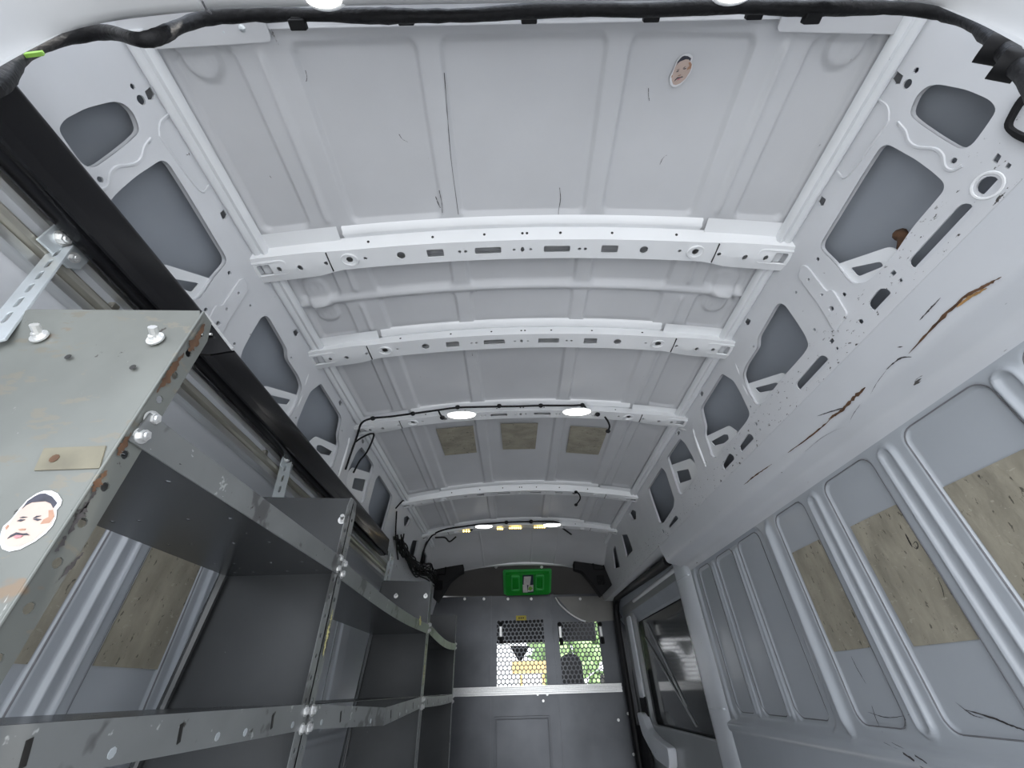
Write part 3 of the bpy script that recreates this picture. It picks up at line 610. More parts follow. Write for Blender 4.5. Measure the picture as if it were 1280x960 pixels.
for lb, k in units:
    root = thing('shelving_unit', lb, 'shelving unit', (XF, (PAN[k]+PAN[k+1])/2, 0), SH)
    ya, yb = PAN[k]+.002, PAN[k+1]-.002
    pa = end_panel(ya-.002, TOPZ[k], 1, root, 'silver' if k == 0 else 'shelf')
    if k == 0:
        b = MB(); b.tube([(XF, ya-.002, .02), (XF, ya-.002, TOPZ[0]-.003)], .0014, 8); b.build('folded_edge', 'silver', pa)
        kid(pa, 'dull silver end panel with rust marks')
    end_panel(yb, TOPZ[k+1], -1, root, 'shelf')
    shelf_sheet(ya, yb, SH_HI[k], True, root, sag=(.0, .012, .018)[k])
    shelf_sheet(ya, yb, SH_LO[k], False, root, sag=(.0, .016, .004)[k], out=(.0, .040, .0)[k], kink=(None, .35, None)[k])
    shelf_sheet(ya, yb, .62, False, root, hole=False); shelf_sheet(ya, yb, .12, False, root, hole=False)
    for y, sg in ((ya, 1), (yb, -1)):
        for z in (SH_HI[k]+.008, SH_HI[k]+.028, SH_LO[k]-.008, SH_LO[k]-.032):
            b = MB(); b.bolt((XF+.002, y+sg*.012, z), (1, 0, 0), .0085 if k == 0 else .0095); b.build('bolt', 'bolt', root)
    pts = [[(50,421),(195,424)], [(428,650)], [(495,745),(532,745)]][k]
    for p_ in pts:
        c = onY(*p_, ya-.004); b = MB(); b.cyl(c, (0, -1, 0), .0095, .002, 16); b.cyl(c, (.25, -1, .35), .0045, .016, 8); b.bolt(c+np.array([0, -.002, 0]), (0, -1, 0), .0065)
        b.build('bolt', 'bolt', root)
    if k == 0:
        for pts in [[(166,459),(163,462)], [(85,446),(86,447)]]:
            c = onY(*pts[0], ya-.0046); b = MB(); b.cyl(c, (0, -1, 0), .0035, .0004, 8); b.build('hole', 'ink', pa)
        for pts, w in [([(252,402),(240,425),(232,436)], .004), ([(226,438),(215,455),(205,470),(192,488)], .0035), ([(160,538),(150,556),(143,566)], .003), ([(130,585),(118,602),(112,612)], .003)]:
            ribbon([onX(u+3, v+3, XF+.0006) for u, v in pts], w, (1, 0, 0), .5).build('rust_patch', 'rust', pa, smooth=0)
        for pts, w in [([(110,628),(97,648),(84,668)], .0022), ([(82,670),(68,690)], .002), ([(120,612),(108,630),(98,642)], .0012), ([(104,690),(90,705),(72,725)], .0015)]:
            ribbon([onX(u, v, XF+.0006) for u, v in pts], w, (1, 0, 0), .7).build('scrape_mark', 'scuff', pa, smooth=0)
    if k == 1:                                      # pale yellow scuffs on the divider edges
        for y, z0, z1 in ((yb, 1.15, 1.29), (ya, 1.19, 1.27)):
            ribbon([(XF+.0006, y-.010 if y == yb else y+.010, z) for z in np.linspace(z0, z1, 6)], .0035, (1, 0, 0), .7).build('yellow_scuff', 'yscuff', root, smooth=0)
        ribbon([(XF+.006, 1.78, 1.336), (XF+.006, 1.785, 1.352), (XF+.006, 1.79, 1.366)], .018, (1, 0, 0), .3).build('yellow_scuff', 'yscuff', root, smooth=0)
tp = [(55,560),(132,557),(124,585),(42,588)]
b = MB(); P = [onY(*q, PY-.0012) for q in tp]; b.add(P+[q+np.array([0, .001, 0]) for q in P], [(0, 1, 2, 3), (7, 6, 5, 4), (0, 4, 5, 1), (1, 5, 6, 2), (2, 6, 7, 3), (3, 7, 4, 0)])
o = tag(b.build('tape_strip', 'tape', smooth=0), 'faded brown tape strip with a rust spot on silver end panel', 'tape')
c = onY(68, 573, PY-.0014); b = MB(); b.cyl(c, (0, -1, 0), .0042, .0004, 9); kid(b.build('rust_spot', 'rust', o), 'orange rust spot')
# ================================================================== LEFT WALL: TUBE, TRACK, STRAPS
mb = MB(); r_ = rrect(-.745, -.698, 1.715, 1.806, .018, 5)
mb.prism(r_, lambda p, q, t: (p, t, q-.022*(t/2.4)), .178, 2.17, steps=12)
tb = thing('black_tube', 'long black tube running along the left wall above the aluminium track', 'tube', (-.72, 1.2, 1.76))
mb.build('tube_body', 'black', tb, smooth=40)
mb = MB(); mb.prism([(-.700, 1.716), (-.694, 1.716), (-.694, 1.735), (-.700, 1.738)], lambda p, q, t: (p, t, q-.022*(t/2.4)), .178, 2.17, steps=6); mb.build('edge_rib', 'black', tb)
mb = MB(); mb.prism(rrect(-.742, -.701, 1.720, 1.800, .014, 4), lambda p, q, t: (p, t, q), .170, .1785); mb.build('end_cap', 'blackplastic', tb)
# triangular bracket from shelving corner to tube
mb = MB(); A = onX(258, 388, -.435); B = np.array([-.698, .70, 1.745]); P = [(258,394),(292,438),(262,443),(243,441)]
Q = [onY(*q, .42) for q in P]
mb.add([q for q in Q]+[q+np.array([.0, .003, 0]) for q in Q], [(0, 1, 2, 3), (7, 6, 5, 4), (0, 4, 5, 1), (1, 5, 6, 2), (2, 6, 7, 3), (3, 7, 4, 0)])
br = thing('support_bracket', 'flat black triangular bracket behind the silver panel corner', 'bracket', tuple(np.mean(Q, 0)))
mb.build('plate', 'black', br, smooth=0)
mb = MB(); mb.tube([Q[0]+np.array([0, -.002, 0]), Q[1]+np.array([0, -.002, 0])], .0022, 6); kid(mb.build('folded_edge', 'alu', br), 'bright worn edge')
mb = MB(); q = onY(258, 418, .417); mb.tube([q-np.array([.006, 0, 0]), q+np.array([.008, 0, 0])], .002, 6); mb.build('pin', 'bolt', br)
tr = thing('aluminium_track', 'long aluminium mounting track along the left wall under black tube', 'track', (-.77, 1.2, 1.70))
def ext(prof, m, nm, a0=-.04, a1=2.45): b = MB(); b.prism(prof, lambda p, q, t: (p, t, q-.018*(t/2.4)), a0, a1, steps=4); return b.build(nm, m, tr, smooth=20)
ext([(-.775, 1.765), (-.752, 1.765), (-.750, 1.757), (-.752, 1.755), (-.750, 1.748), (-.752, 1.746), (-.750, 1.738), (-.752, 1.736), (-.752, 1.722), (-.775, 1.722)], 'alu', 'ribbed_face')
ext([(-.782, 1.722), (-.774, 1.722), (-.774, 1.682), (-.782, 1.682)], 'brass', 'channel_back')
ext([(-.782, 1.700), (-.757, 1.698), (-.752, 1.692), (-.755, 1.684), (-.768, 1.680), (-.782, 1.681)], 'brass', 'channel_lip')
ext([(-.782, 1.681), (-.764, 1.679), (-.762, 1.662), (-.784, 1.660)], 'alu', 'lower_face')
for y in (.49, .62, 1.05, 1.75):
    b = MB(); b.box((-.768, y, 1.708-.018*y/2.4), (.012, .014, .016)); b.build('clip', 'brass', tr, bevel=.002)
def strap(label, a, b_, w=.034):
    """slotted galvanised strap between the track and a shelf top"""
    a = np.array(a); b_ = np.array(b_); d = b_-a; L = np.linalg.norm(d); e1 = d/L; e2 = np.cross(e1, [0, 1.0, 0]); e2 /= np.linalg.norm(e2); n_ = np.cross(e1, e2)
    root = thing('slotted_strap', label, 'strap', tuple(a), 'slotted straps tying shelving to the track')
    k = max(2, int(L/.038)); hs = [capsule((L*(i+.5)/k-.010, 0), (L*(i+.5)/k+.010, 0), .0032, 4) for i in range(k)]
    mb = MB(); mb.plate([(0, -w/2), (L, -w/2), (L, w/2), (0, w/2)], hs, lambda p, q, h: a+e1*p+e2*q+n_*h, .003)
    mb.build('strip', 'zinc', root, smooth=0, bevel=.0006)
    # bent tab against the track
    mb = MB(); tabo = [(-.030, .026), (.020, .026), (.034, .012), (.034, -.014), (.022, -.026), (-.030, -.026)]
    mb.plate(tabo, [], lambda p, q, h: (a[0]-.002+h, a[1]+p, a[2]+q+.008), .004); mb.build('tab', 'zinc', root, smooth=0, bevel=.001)
    mb = MB(); mb.bolt((a[0]+.002, a[1]-.012, a[2]+.012), (1, 0, -.2), .012); mb.build('bolt', 'bolt', root)
    mb = MB(); mb.bolt((a[0]+.002, a[1]+.016, a[2]+.002), (1, 0, -.2), .009); mb.build('bolt', 'bolt', root)
strap('slotted zinc strap from track to the silver end panel, nearest the back doors', onX(78, 312, -.746), onX(-14, 432, -.635))
strap('slotted zinc strap from track down behind the second divider', onY(358, 580, 1.12), onY(345, 634, 1.06))
strap('slotted zinc strap from track to the third divider, farthest away', onY(489, 701, 2.38), onY(481, 737, 2.34))
# ================================================================== BACK DOOR HEADER, HARNESS
HY = .125
edge = [(-130,150),(-60,108),(0,76),(60,48),(125,31),(190,22),(250,16),(262,14),(330,12),(400,10),(520,8),(640,6),(760,4),(900,2),(1055,0),(1068,-2),(1130,3),(1185,11),(1240,32),(1282,50),(1340,80),(1420,125)]
E3 = smoothline([onY(*q, HY) for q in edge], 4)
hd = MB(); n = len(E3); vs = []; fs = []
prof = [(0, .06), (0, .012), (-.004, .003), (-.012, 0), (-.05, -.006), (-.10, .0), (-.14, .02), (-.15, .08)]
for p in E3: vs += [(p[0], p[1]+dy, p[2]+dz) for dy, dz in prof]
k = len(prof)
for i in range(n-1):
    for j in range(k-1): fs.append((i*k+j, i*k+j+1, (i+1)*k+j+1, (i+1)*k+j))
hd.add(vs, fs)
wr = struct(hd.build('wall_rear', 'header', smooth=50)); wr['label'] = 'white frame above the open back doors'
for u, v in ((258, 14), (1060, -1)):
    b = MB(); P = [onY(u-6, v-14, HY-.03), onY(u, v-2, HY-.006), onY(u+6, v+2, HY+.001)]; b.tube([q-np.array([0, 0, .0005]) for q in P], .0014, 6); b.build('joint_line', 'gap', wr)
hp = [(-8,112),(6,96),(22,72),(58,54),(100,42),(140,41),(175,50),(200,45),(225,33),(262,22),(330,18),(400,19),(460,20),(520,20),(590,19),(660,14),(740,12),(800,13),(870,10),(940,9),(1000,11),(1060,10),(1120,10),(1165,13),(1195,20),(1225,34),(1250,56),(1275,86),(1300,120)]
hr = thing('cable_harness', 'thick black cable harness along the back door header', 'cable', tuple(onY(640, 14, .155)))
b = MB(); PP = smoothline([onY(*q, .146) for q in hp], 5); b.tube(PP, [.0082+.0018*abs(math.sin(i*.23))+.0004*rng.normal() for i in range(len(PP))], 10); b.build('wrapped_cable', 'cable', hr, smooth=70)
for u, v in [(374,26),(508,20),(661,18),(813,16),(941,13),(1012,18)]:
    c = onY(u, v-2, .152); b = MB(); b.box(c, (.018, .010, .03)); b.box(c+np.array([0, .004, -.012]), (.026, .014, .014)); b.build('cable_clip', 'blackplastic', hr, bevel=.002)
c = onY(40, 68, .145); b = MB(); b.box(c, (.024, .004, .010), np.array([[.9, 0, -.43], [0, 1, 0], [.43, 0, .9]])); kid(b.build('cable_tie', 'lime', hr), 'pale green cable tie')
for u, v in [(1243,62),(1262,82)]:
    c = onY(u, v, .148); b = MB(); b.tube([c+np.array([-.008, 0, .009]), c+np.array([.008, 0, -.009])], .015, 12); b.build('connector', 'blackplastic', hr)
for u, v, s_ in [(289,34,1),(888,14,.8)]:
    c = onY(u, v, .172); b = MB()
    for j in range(7): b.sphere(c+np.array([.011*s_*rng.normal(), .004*rng.normal(), .006*s_*rng.normal()]), .006*s_*(1+.4*rng.random()), 8, 5)
    o = tag(b.build('foil_scrap', 'zinc', smooth=0), 'crumpled foil scrap tucked by the header cable, %s' % ('above left roof corner' if s_ == 1 else 'beside right header lamp'), 'scrap')
# ================================================================== LAMPS
def lamp(label, c, rx=.052, ry=.02, down=(0, 0, -1)):
    root = thing('ceiling_lamp', label, 'lamp', tuple(c), 'white oval ceiling lamps')
    b = MB(); b.sphere(np.array(c), (rx*1.12, ry*1.25, .006), 24, 8); b.build('housing', 'white', root, smooth=60)
    b = MB(); b.sphere(np.array(c)+np.array([0, -.002, -.005]), (rx, ry, .011), 24, 10); b.build('lens', 'lamp', root, smooth=60)
def on_beam(u, v, zc): 
    p = onZ(u, v, zc)
    for _ in range(6): p = onZ(u, v, zc+float(arch(p[0])))
    return p
lamp('lit oval lamp on the cabled roof beam, left one', on_beam(577, 518, 2.054), .058, .022)
lamp('lit oval lamp on the cabled roof beam, right one', on_beam(721, 514, 2.054), .058, .022)
lamp('small lit oval lamp on farthest roof beam, left one', on_beam(605, 657.5, 2.052), .06, .022)
lamp('small lit oval lamp on farthest roof beam, right one', on_beam(690, 655.5, 2.052), .06, .022)
lamp('lit lamp on the back door header, left one, cut by top picture edge', onY(407, 0, .118), .026, .010)
lamp('lit lamp on the back door header, right one, mostly beyond top edge', onY(915, -7, .118), .026, .010)
for (u0, u1, v, lb) in [(578,588,663.5,'short amber LED strip at left end of the farthest beam'), (621,629,660.5,'tiny amber LED strip just right of the far left lamp'), (636,652,659.5,'amber LED strip near middle of the farthest beam'), (667,682,658.5,'amber LED strip just left of the far right lamp')]:
    a, c = on_beam(u0, v, 2.056), on_beam(u1, v, 2.056); root = thing('amber_led_strip', lb, 'LED strip', tuple((a+c)/2), 'amber LED strips on the far beam')
    b = MB(); b.tube([a+np.array([0, .004, .003]), c+np.array([0, .004, .003])], .006, 8); b.build('strip_body', 'blackplastic', root)
    b = MB(); nn = max(3, int((u1-u0)/2.6))
    for j in range(nn): q = a+(c-a)*(j+.5)/nn; b = MB(); b.sphere(q+np.array([0, -.003, -.004]), (.0075, .007, .007), 8, 6); b.build('led', 'amber', root)
# ================================================================== CABLES ON THE BEAMS
def cable(name, label, pts, r, extra=(), plugs=(), cat='cable'):
    P = smoothline(pts, 6); root = thing(name, label, cat, tuple(P[0]))
    b = MB(); b.tube(P, r, 8); b.build('wire', 'cable', root, smooth=70)
    for e in extra: b = MB(); b.tube(smoothline(e, 6), r*.9, 8); b.build('wire', 'cable', root, smooth=70)
    for c in plugs: b = MB(); b.sphere(c, (r*2.6, r*2.2, r*2.2), 10, 6); b.build('connector', 'blackplastic', root)
    return root
def bz(u, v, zc=2.066): return on_beam(u, v, zc)
wl = lambda u, v: UW[-1].hit(u, v)+np.array([.012, 0, .003])
run = [(741,519),(735,514),(729,507),(715,507),(690,507),(676,507),(640,508),(606,508.5),(572,509.5),(545,513),(516,517),(485,521),(465,523)]
cable('beam_cable', 'black cable clipped along the two-lamp roof beam and down left post', [bz(*q) for q in run]+[bz(452, 529, 2.045)]+[wl(*q) for q in [(443,545),(439,556),(434,570),(428,588)]], .0042,
      [[wl(441,553), bz(452,547,2.02), bz(464,542,2.015), bz(467,546,2.0)]+[wl(*q) for q in [(455,566),(446,577),(438,592)]], [bz(548,513), bz(551,519,2.05), bz(556,523,2.045)]],
      [bz(516,517), bz(572,509), bz(624,507.5), bz(676,507), bz(728,506.5), bz(747,518,2.05), bz(466,523), bz(553,522,2.045)])
cable('loose_wire', 'short loose black wire hanging from the two-lamp beam, right side', [bz(756,521,2.055), bz(760,527,2.035), bz(762,533,2.02), bz(760,539,2.005)], .004, (), [bz(760,539,2.005)])
cable('loose_wire', 'short loose black wire hanging from the plain beam by right lamp', [bz(719,614,2.055), bz(724,618,2.04), bz(725,624,2.02), bz(720,631,2.0)], .004, (), [bz(720,631,2.0), bz(720,615,2.05)])
cable('beam_cable', 'black cable along farthest roof beam and down its left end', [bz(*q) for q in [(714,668),(703,660),(695,652.5),(664,652),(633,653),(600,655.5),(580,658),(560,661),(545,666)]]+[wl(*q) for q in [(535,674),(529,684),(525,705)]], .006,
      [[bz(545,667), bz(538,672,2.0)]+[wl(527,690), wl(522,712)], [bz(544,672,2.0), bz(556,672,1.99), bz(562,677,1.98), bz(570,671,2.0)]], [bz(589,661), bz(664,652), bz(633,653)])
# tangle of loom at the far left end of the track
b = MB(); root = thing('cable_bundle', 'tangled bundle of black cables at far left behind the tube end', 'cable bundle', tuple(wl(500, 695)))
base = [(488,672),(494,688),(503,700),(515,712),(527,716),(535,722)]
for j in range(16):
    pts = [UW[-1].hit(u+rng.normal()*(2+.35*i), v+rng.normal()*(2.5+.6*i))+np.array([.05+.014*rng.normal(), 0, 0]) for i, (u, v) in enumerate(base)]; b = MB(); b.tube(smoothline(pts, 5), .0045, 7); b.build('cable', 'cable', root, smooth=70)
for j, (p, q) in enumerate([((493,640),(495,700)), ((516,615),(492,636))]):
    cable('post_wire', ['thin black wire running down left post beside the far holes', 'thin black wire crossing left post at plain beam end'][j], [wl(*p), wl((p[0]+q[0])/2-2, (p[1]+q[1])/2), wl(*q)], .004)
# access cover on right rear pillar
mp = mpr; ol = soften(R.poly([(1256,158),(1274,124),(1296,104),(1318,130),(1300,185),(1270,172)]), .01); inn = soften(R.poly([(1265,156),(1279,131),(1296,116),(1308,132),(1295,172),(1272,162)]), .008)
root = thing('access_cover', 'black-rimmed access cover on right rear pillar at picture edge', 'cover', tuple(R.hit(1285, 145)))
b = MB(); b.plate(ol, [inn], lambda a, c, h: mpr(a, c, -.008+h), .012); b.build('rim', 'blackplastic', root, bevel=.002)
b = MB(); b.plate(inn, [], lambda a, c, h: mpr(a, c, .002+h), .003); b.build('dark_inside', 'shade', root)  # near-black sheet stands in for the shade inside the rimmed opening
# brown drain stub in the second right opening
A = mpr(*R.ab(1092,300), .075); B_ = mpr(*R.ab(1104,304), .055); C_ = mpr(*R.ab(1114,318), .03)
b = MB(); b.tube(smoothline([A, (A+B_)/2+np.array([-.006, 0, .004]), B_, C_], 5), .011, 10); o = tag(b.build('drain_hose', 'rust', smooth=60), 'short brown hose stub inside the large right wall opening', 'hose')
# ================================================================== BULKHEAD
BY = 4.05
bk = thing('bulkhead', 'dark sheet-metal bulkhead with two perforated windows across the van', 'bulkhead', (0, BY, 0))
def bx(u, v): return onY(u, v, BY)
xd1, xd2 = bx(613, 745)[0], bx(690, 745)[0]; zt = bx(650, 744)[2]
def win(u0, v0, u1, v1): a = bx(u0, v0); c = bx(u1, v1); return (min(a[0], c[0]), max(a[0], c[0]), min(a[2], c[2]), max(a[2], c[2]))
W1 = win(621, 776, 684, 858); W2 = win(697, 778, 757, 858)
def sheet(x0, x1, z0, z1, hs, nm, y=BY, th=.004, m='bulk', bv=.001): 
    b = MB(); b.plate([(x0, z0), (x1, z0), (x1, z1), (x0, z1)], hs, lambda a, c, h: (a, y+h, c), th); return b.build(nm, m, bk, smooth=0)
def rect(w): return [(w[0], w[2]), (w[1], w[2]), (w[1], w[3]), (w[0], w[3])]
sheet(-.93, xd1-.004, 0, zt, [], 'side_panel'); dr = sheet(xd1+.002, xd2-.002, .05, zt-.004, [rect(W1)], 'sliding_panel', y=BY-.012)
sheet(xd2+.004, .93, 0, zt, [rect(W2)], 'side_panel')
for x in (xd1-.001, xd2+.001):
    b = MB(); b.prism([(-.012, -.018), (.012, -.018), (.012, .004), (.006, .004), (.006, -.010), (-.006, -.010), (-.006, .004), (-.012, .004)], lambda p, q, t: (x+p, BY+q, t), 0, zt); b.build('vertical_channel', 'bulk', bk, smooth=0)
def perforated(w, y, nm, parent, pitch):
    b = MB(); dx = pitch; dz = pitch*.866; nx = int((w[1]-w[0])/dx)+2; nz = int((w[3]-w[2])/dz)+2; r = pitch*.41
    for j in range(nz):
        for i in range(nx):
            cx = w[0]+dx*(i+(.5 if j % 2 else 0)); cz = w[2]+dz*(j+.3)
            vs = []; fs = []
            for q in range(12):
                an = 2*math.pi*q/12+math.pi/6; hexr = pitch/2/max(math.cos(((an+math.pi/6+math.pi/6) % (math.pi/3))-math.pi/6), .1)
                hexr = pitch/2/math.cos(((an) % (math.pi/3))-(math.pi/6 if False else 0)) if False else pitch/math.sqrt(3)*math.cos(math.pi/6)/math.cos(((an+math.pi/6) % (math.pi/3))-math.pi/6)
                for rr, yy in ((hexr, 0), (r, 0), (r, .002)): vs.append((min(max(cx+rr*math.cos(an), w[0]-.012), w[1]+.012), y+yy, min(max(cz+rr*math.sin(an), w[2]-.012), w[3]+.012)))
            for q in range(12):
                a, c = 3*q, 3*((q+1) % 12); fs += [(a, c, c+1, a+1), (a+1, c+1, c+2, a+2)]
            b.add(vs, fs)
    return b.build(nm, 'bulk', parent, smooth=0, weld=False)
perforated(W1, BY-.006, 'perforated_window', bk, .0345); perforated(W2, BY+.002, 'perforated_window', bk, .0345)
ra, rb = bx(566, 857.5), bx(776, 855); rz = bx(670, 867)[2]
b = MB(); zr0, zr1 = bx(670, 868)[2], bx(670, 857)[2]; hh = zr1-zr0
b.prism([(0, 0), (-.035, 0), (-.035, hh*.18), (-.028, hh*.22), (-.028, hh*.42), (-.036, hh*.46), (-.036, hh*.62), (-.028, hh*.66), (-.028, hh*.82), (-.035, hh*.86), (-.035, hh), (0, hh)], lambda p, q, t: (t, BY-.012+p, zr0+q), -.80, .79)
b.build('cross_rail', 'alu', bk, smooth=0)
# framed hatch low on the sliding panel
hx0, hx1, hz1 = bx(618, 895)[0], bx(687, 895)[0], bx(650, 895)[2]
b = MB(); b.plate([(hx0, .15), (hx1, .15), (hx1, hz1), (hx0, hz1)], [[(hx0+.014, .164), (hx1-.014, .164), (hx1-.014, hz1-.014), (hx0+.014, hz1-.014)]], lambda a, c, h: (a, BY-.012-h, c), .007); b.build('hatch_frame', 'bulk', bk, smooth=0, bevel=.002)
b = MB(); b.plate([(hx0+.018, .168), (hx1-.018, .168), (hx1-.018, hz1-.018), (hx0+.018, hz1-.018)], [], lambda a, c, h: (a, BY-.0125-h, c), .004); b.build('hatch_panel', 'bulk', bk, smooth=0, bevel=.002)
for u in (549, 581, 605, 635, 664, 725): b = MB(); b.bolt(bx(u, 749)+np.array([0, -.014, 0]), (0, -1, 0), .012); b.build('bolt', 'bolt', bk)
for u, v in ((792,888),(785,892),(773,900),(803,947),(792,943),(820,860)): b = MB(); b.bolt(onY(u, v, BY-.002)*np.array([1, 1, 1]), (0, -1, 0), .010); b.build('bolt', 'bolt', bk)
for u, v in ((672,868),(684,868),(679,876)): b = MB(); b.bolt(bx(u, v)+np.array([0, -.014, 0]), (0, -1, 0), .009); b.build('bolt', 'bolt', bk)
for u, v0, v1 in ((626,780,804),(699,780,806),(749,780,804)):                # spring catches at the window corners
    t, e = bx(u, v0), bx(u, v1); L = t[2]-e[2]; c = MB(); c.box((t[0], BY-.030, t[2]-L*.36), (.022, .016, L*.66)); o = c.build('window_catch', 'alu', bk, bevel=.003)
    c = MB(); c.box((t[0]+.004, BY-.034, e[2]+L*.12), (.030, .024, L*.34)); kid(c.build('catch_grip', 'blackplastic', o, bevel=.006), 'black catch grip')
    c = MB(); c.bolt((t[0], BY-.036, t[2]-.006), (0, -1, 0), .018); kid(c.build('catch_pivot', 'blackplastic', o), 'black pivot')
a, c = bx(645, 770), bx(658, 775.5); b = MB(); b.box(((a[0]+c[0])/2, BY-.014, (a[2]+c[2])/2), (abs(c[0]-a[0]), .003, abs(a[2]-c[2]))); yl = b.build('warning_label', 'yellow', bk); kid(yl, 'small yellow label')
for j in range(3): b = MB(); b.box(((a[0]+c[0])/2+(j-1)*.018, BY-.016, (a[2]+c[2])/2), (.010, .001, .012)); b.build('print_mark', 'ink', yl)
# curved stiffening edge and corner fillet on the right panel
b = MB(); b.tube([bx(*q)+np.array([0, -.006, 0]) for q in smoothline([(694,747),(700,756),(711,766),(724,774),(732,777)])], .008, 8); b.build('curved_edge', 'alu', bk, smooth=60)
P = [bx(*q)+np.array([0, -.004, 0]) for q in [(696,746),(765,745),(772,775),(735,778),(715,768)]]; b = MB(); nn = len(P); b.add(P+[q+np.array([0, .003, 0]) for q in P], [tuple(range(nn)), tuple(range(nn, 2*nn))[::-1]]+[(i, (i+1) % nn, nn+(i+1) % nn, nn+i) for i in range(nn)]); b.build('corner_sheet', mat('pale_bulkhead_sheet', (.20, .195, .185), .4, metal=.4, var=.12), bk, smooth=0)
# overhead panel and first aid box
OH = Plane((0, BY-.005, zt), (1, 0, 0), (0, 3.73-BY, 1.985-zt))
b = MB(); b.plate(OH.poly([(540,745),(766,744),(737,706),(578,706)]), [], lambda a, c, h: OH.at(a, c, -h), .01); ovp = tag(b.build('overhead_panel', 'overhead', smooth=0), 'sloping brown-grey overhead panel above the bulkhead', 'panel')
for u in (583, 620, 677): b = MB(); b.bolt(OH.hit(u, 708.5)-OH.n*-.003*0+OH.n*.0, (0, -.5, -.8), .014); b.build('bolt', 'bolt', ovp)
sgn = 1.0 if (OH.n@np.array([0, -1.0, -.3])) > 0 else -1.0
oh = lambda a, c, h: OH.at(a, c, sgn*h)
q0, q1, q2, q3 = OH.ab(628.5, 741), OH.ab(690.5, 741), OH.ab(687, 710.5), OH.ab(630, 710.5)
x0, x1, z0, z1 = (q0[0]+q3[0])/2, (q1[0]+q2[0])/2, q0[1], q2[1]
fa = thing('first_aid_box', 'bright green plastic first aid box on the overhead panel', 'first aid box', tuple(OH.at((x0+x1)/2, (z0+z1)/2)))
wd, ht = x1-x0, z1-z0
b = MB(); b.plate(rrect(x0, x1, z0, z1, .014), [], lambda a, c, h: oh(a, c, h), .018); b.build('base_tray', 'green2', fa, bevel=.004)
b = MB(); b.plate(rrect(x0+.02, x1-.02, z0+.02, z1-.008, .012), [], lambda a, c, h: oh(a, c, .018+h), .028); b.build('lid', 'green', fa, bevel=.006)
for f0 in (.16, .66):
    a0 = x0+wd*f0; b = MB(); b.plate(rrect(a0, a0+wd*.18, z0+ht*.32, z1-.012, .02), [rrect(a0+.012, a0+wd*.18-.012, z0+ht*.38, z1-.03, .012)], lambda a, c, h: oh(a, c, .046+h), .016); b.build('moulded_frame', 'green2', fa, bevel=.003)
    for j in range(3): b = MB(); b.plate(rrect(a0+wd*.05+j*wd*.03, a0+wd*.05+j*wd*.03+.008, z0+ht*.42, z0+ht*.72, .003), [], lambda a, c, h: oh(a, c, .046+h), .007); b.build('moulded_rib', 'green', fa)
b = MB(); b.plate([(x0+wd*.39, z0+ht*.18), (x0+wd*.63, z0+ht*.18), (x0+wd*.62, z1-ht*.06), (x0+wd*.40, z1-ht*.06)], [], lambda a, c, h: oh(a, c, .0465+h), .001); lab = b.build('contents_label', 'navy', fa, smooth=0); kid(lab, 'dark blue and white printed label')
for pl, m_ in [([(.405,.20),(.50,.20),(.49,.55),(.40,.54)], 'paper'), ([(.42,.56),(.55,.50),(.575,.88),(.43,.88)], 'paper'), ([(.50,.22),(.62,.24),(.62,.52),(.52,.50)], 'paper'), ([(.51,.32),(.57,.27),(.61,.38),(.56,.47),(.53,.43)], 'lime')]:
    b = MB(); b.plate([(x0+wd*a, z0+ht*c) for a, c in pl], [], lambda a, c, h: oh(a, c, (.0478 if m_ == 'paper' else .0488)+h), .0006); b.build('print_patch', m_, lab, smooth=0)
# black plastic covers at both front corners
LP = [(541,690),(548,686),(556,685),(561,690),(571,703),(579,704),(579,714),(573,717),(562,726),(553,741),(546,752),(541,747),(543,729),(537,725),(541,712)]
RP = [(741,681),(752,686),(756,690),(761,702),(764,714),(767,729),(752,745),(746,737),(739,727),(728,714),(718,711),(717,701),(726,699),(737,684)]
for pts, side in ((LP, 'left'), (RP, 'right')):
    Q = [onY(*q, 3.58) for q in pts]; c = np.mean(Q, 0); root = thing('plastic_cover', 'black plastic corner cover at %s end of the overhead panel' % side, 'cover', tuple(c), 'black plastic corner covers')
    b = MB(); b.plate([(q[0], q[2]) for q in Q], [], lambda a, d, h: (a, 3.58+h, d), .10); b.build('shell', 'blackplastic', root, smooth=0, bevel=.008)
    mr = -1 if side == 'left' else 1; cx = c[0]+mr*.035
    b = MB(); b.plate(rrect(cx-.05, cx+.05, c[2]-.03, c[2]+.075, .012), [rrect(cx-.038, cx+.038, c[2]-.018, c[2]+.063, .010)], lambda a, d, h: (a, 3.58-h, d), .010); b.build('moulded_frame', 'black', root, bevel=.002)
    b = MB(); b.plate(rrect(cx-.03, cx+.03, c[2]-.14, c[2]-.07, .01), [], lambda a, d, h: (a, 3.58-h, d), .012); b.build('raised_block', 'black', root, bevel=.004)
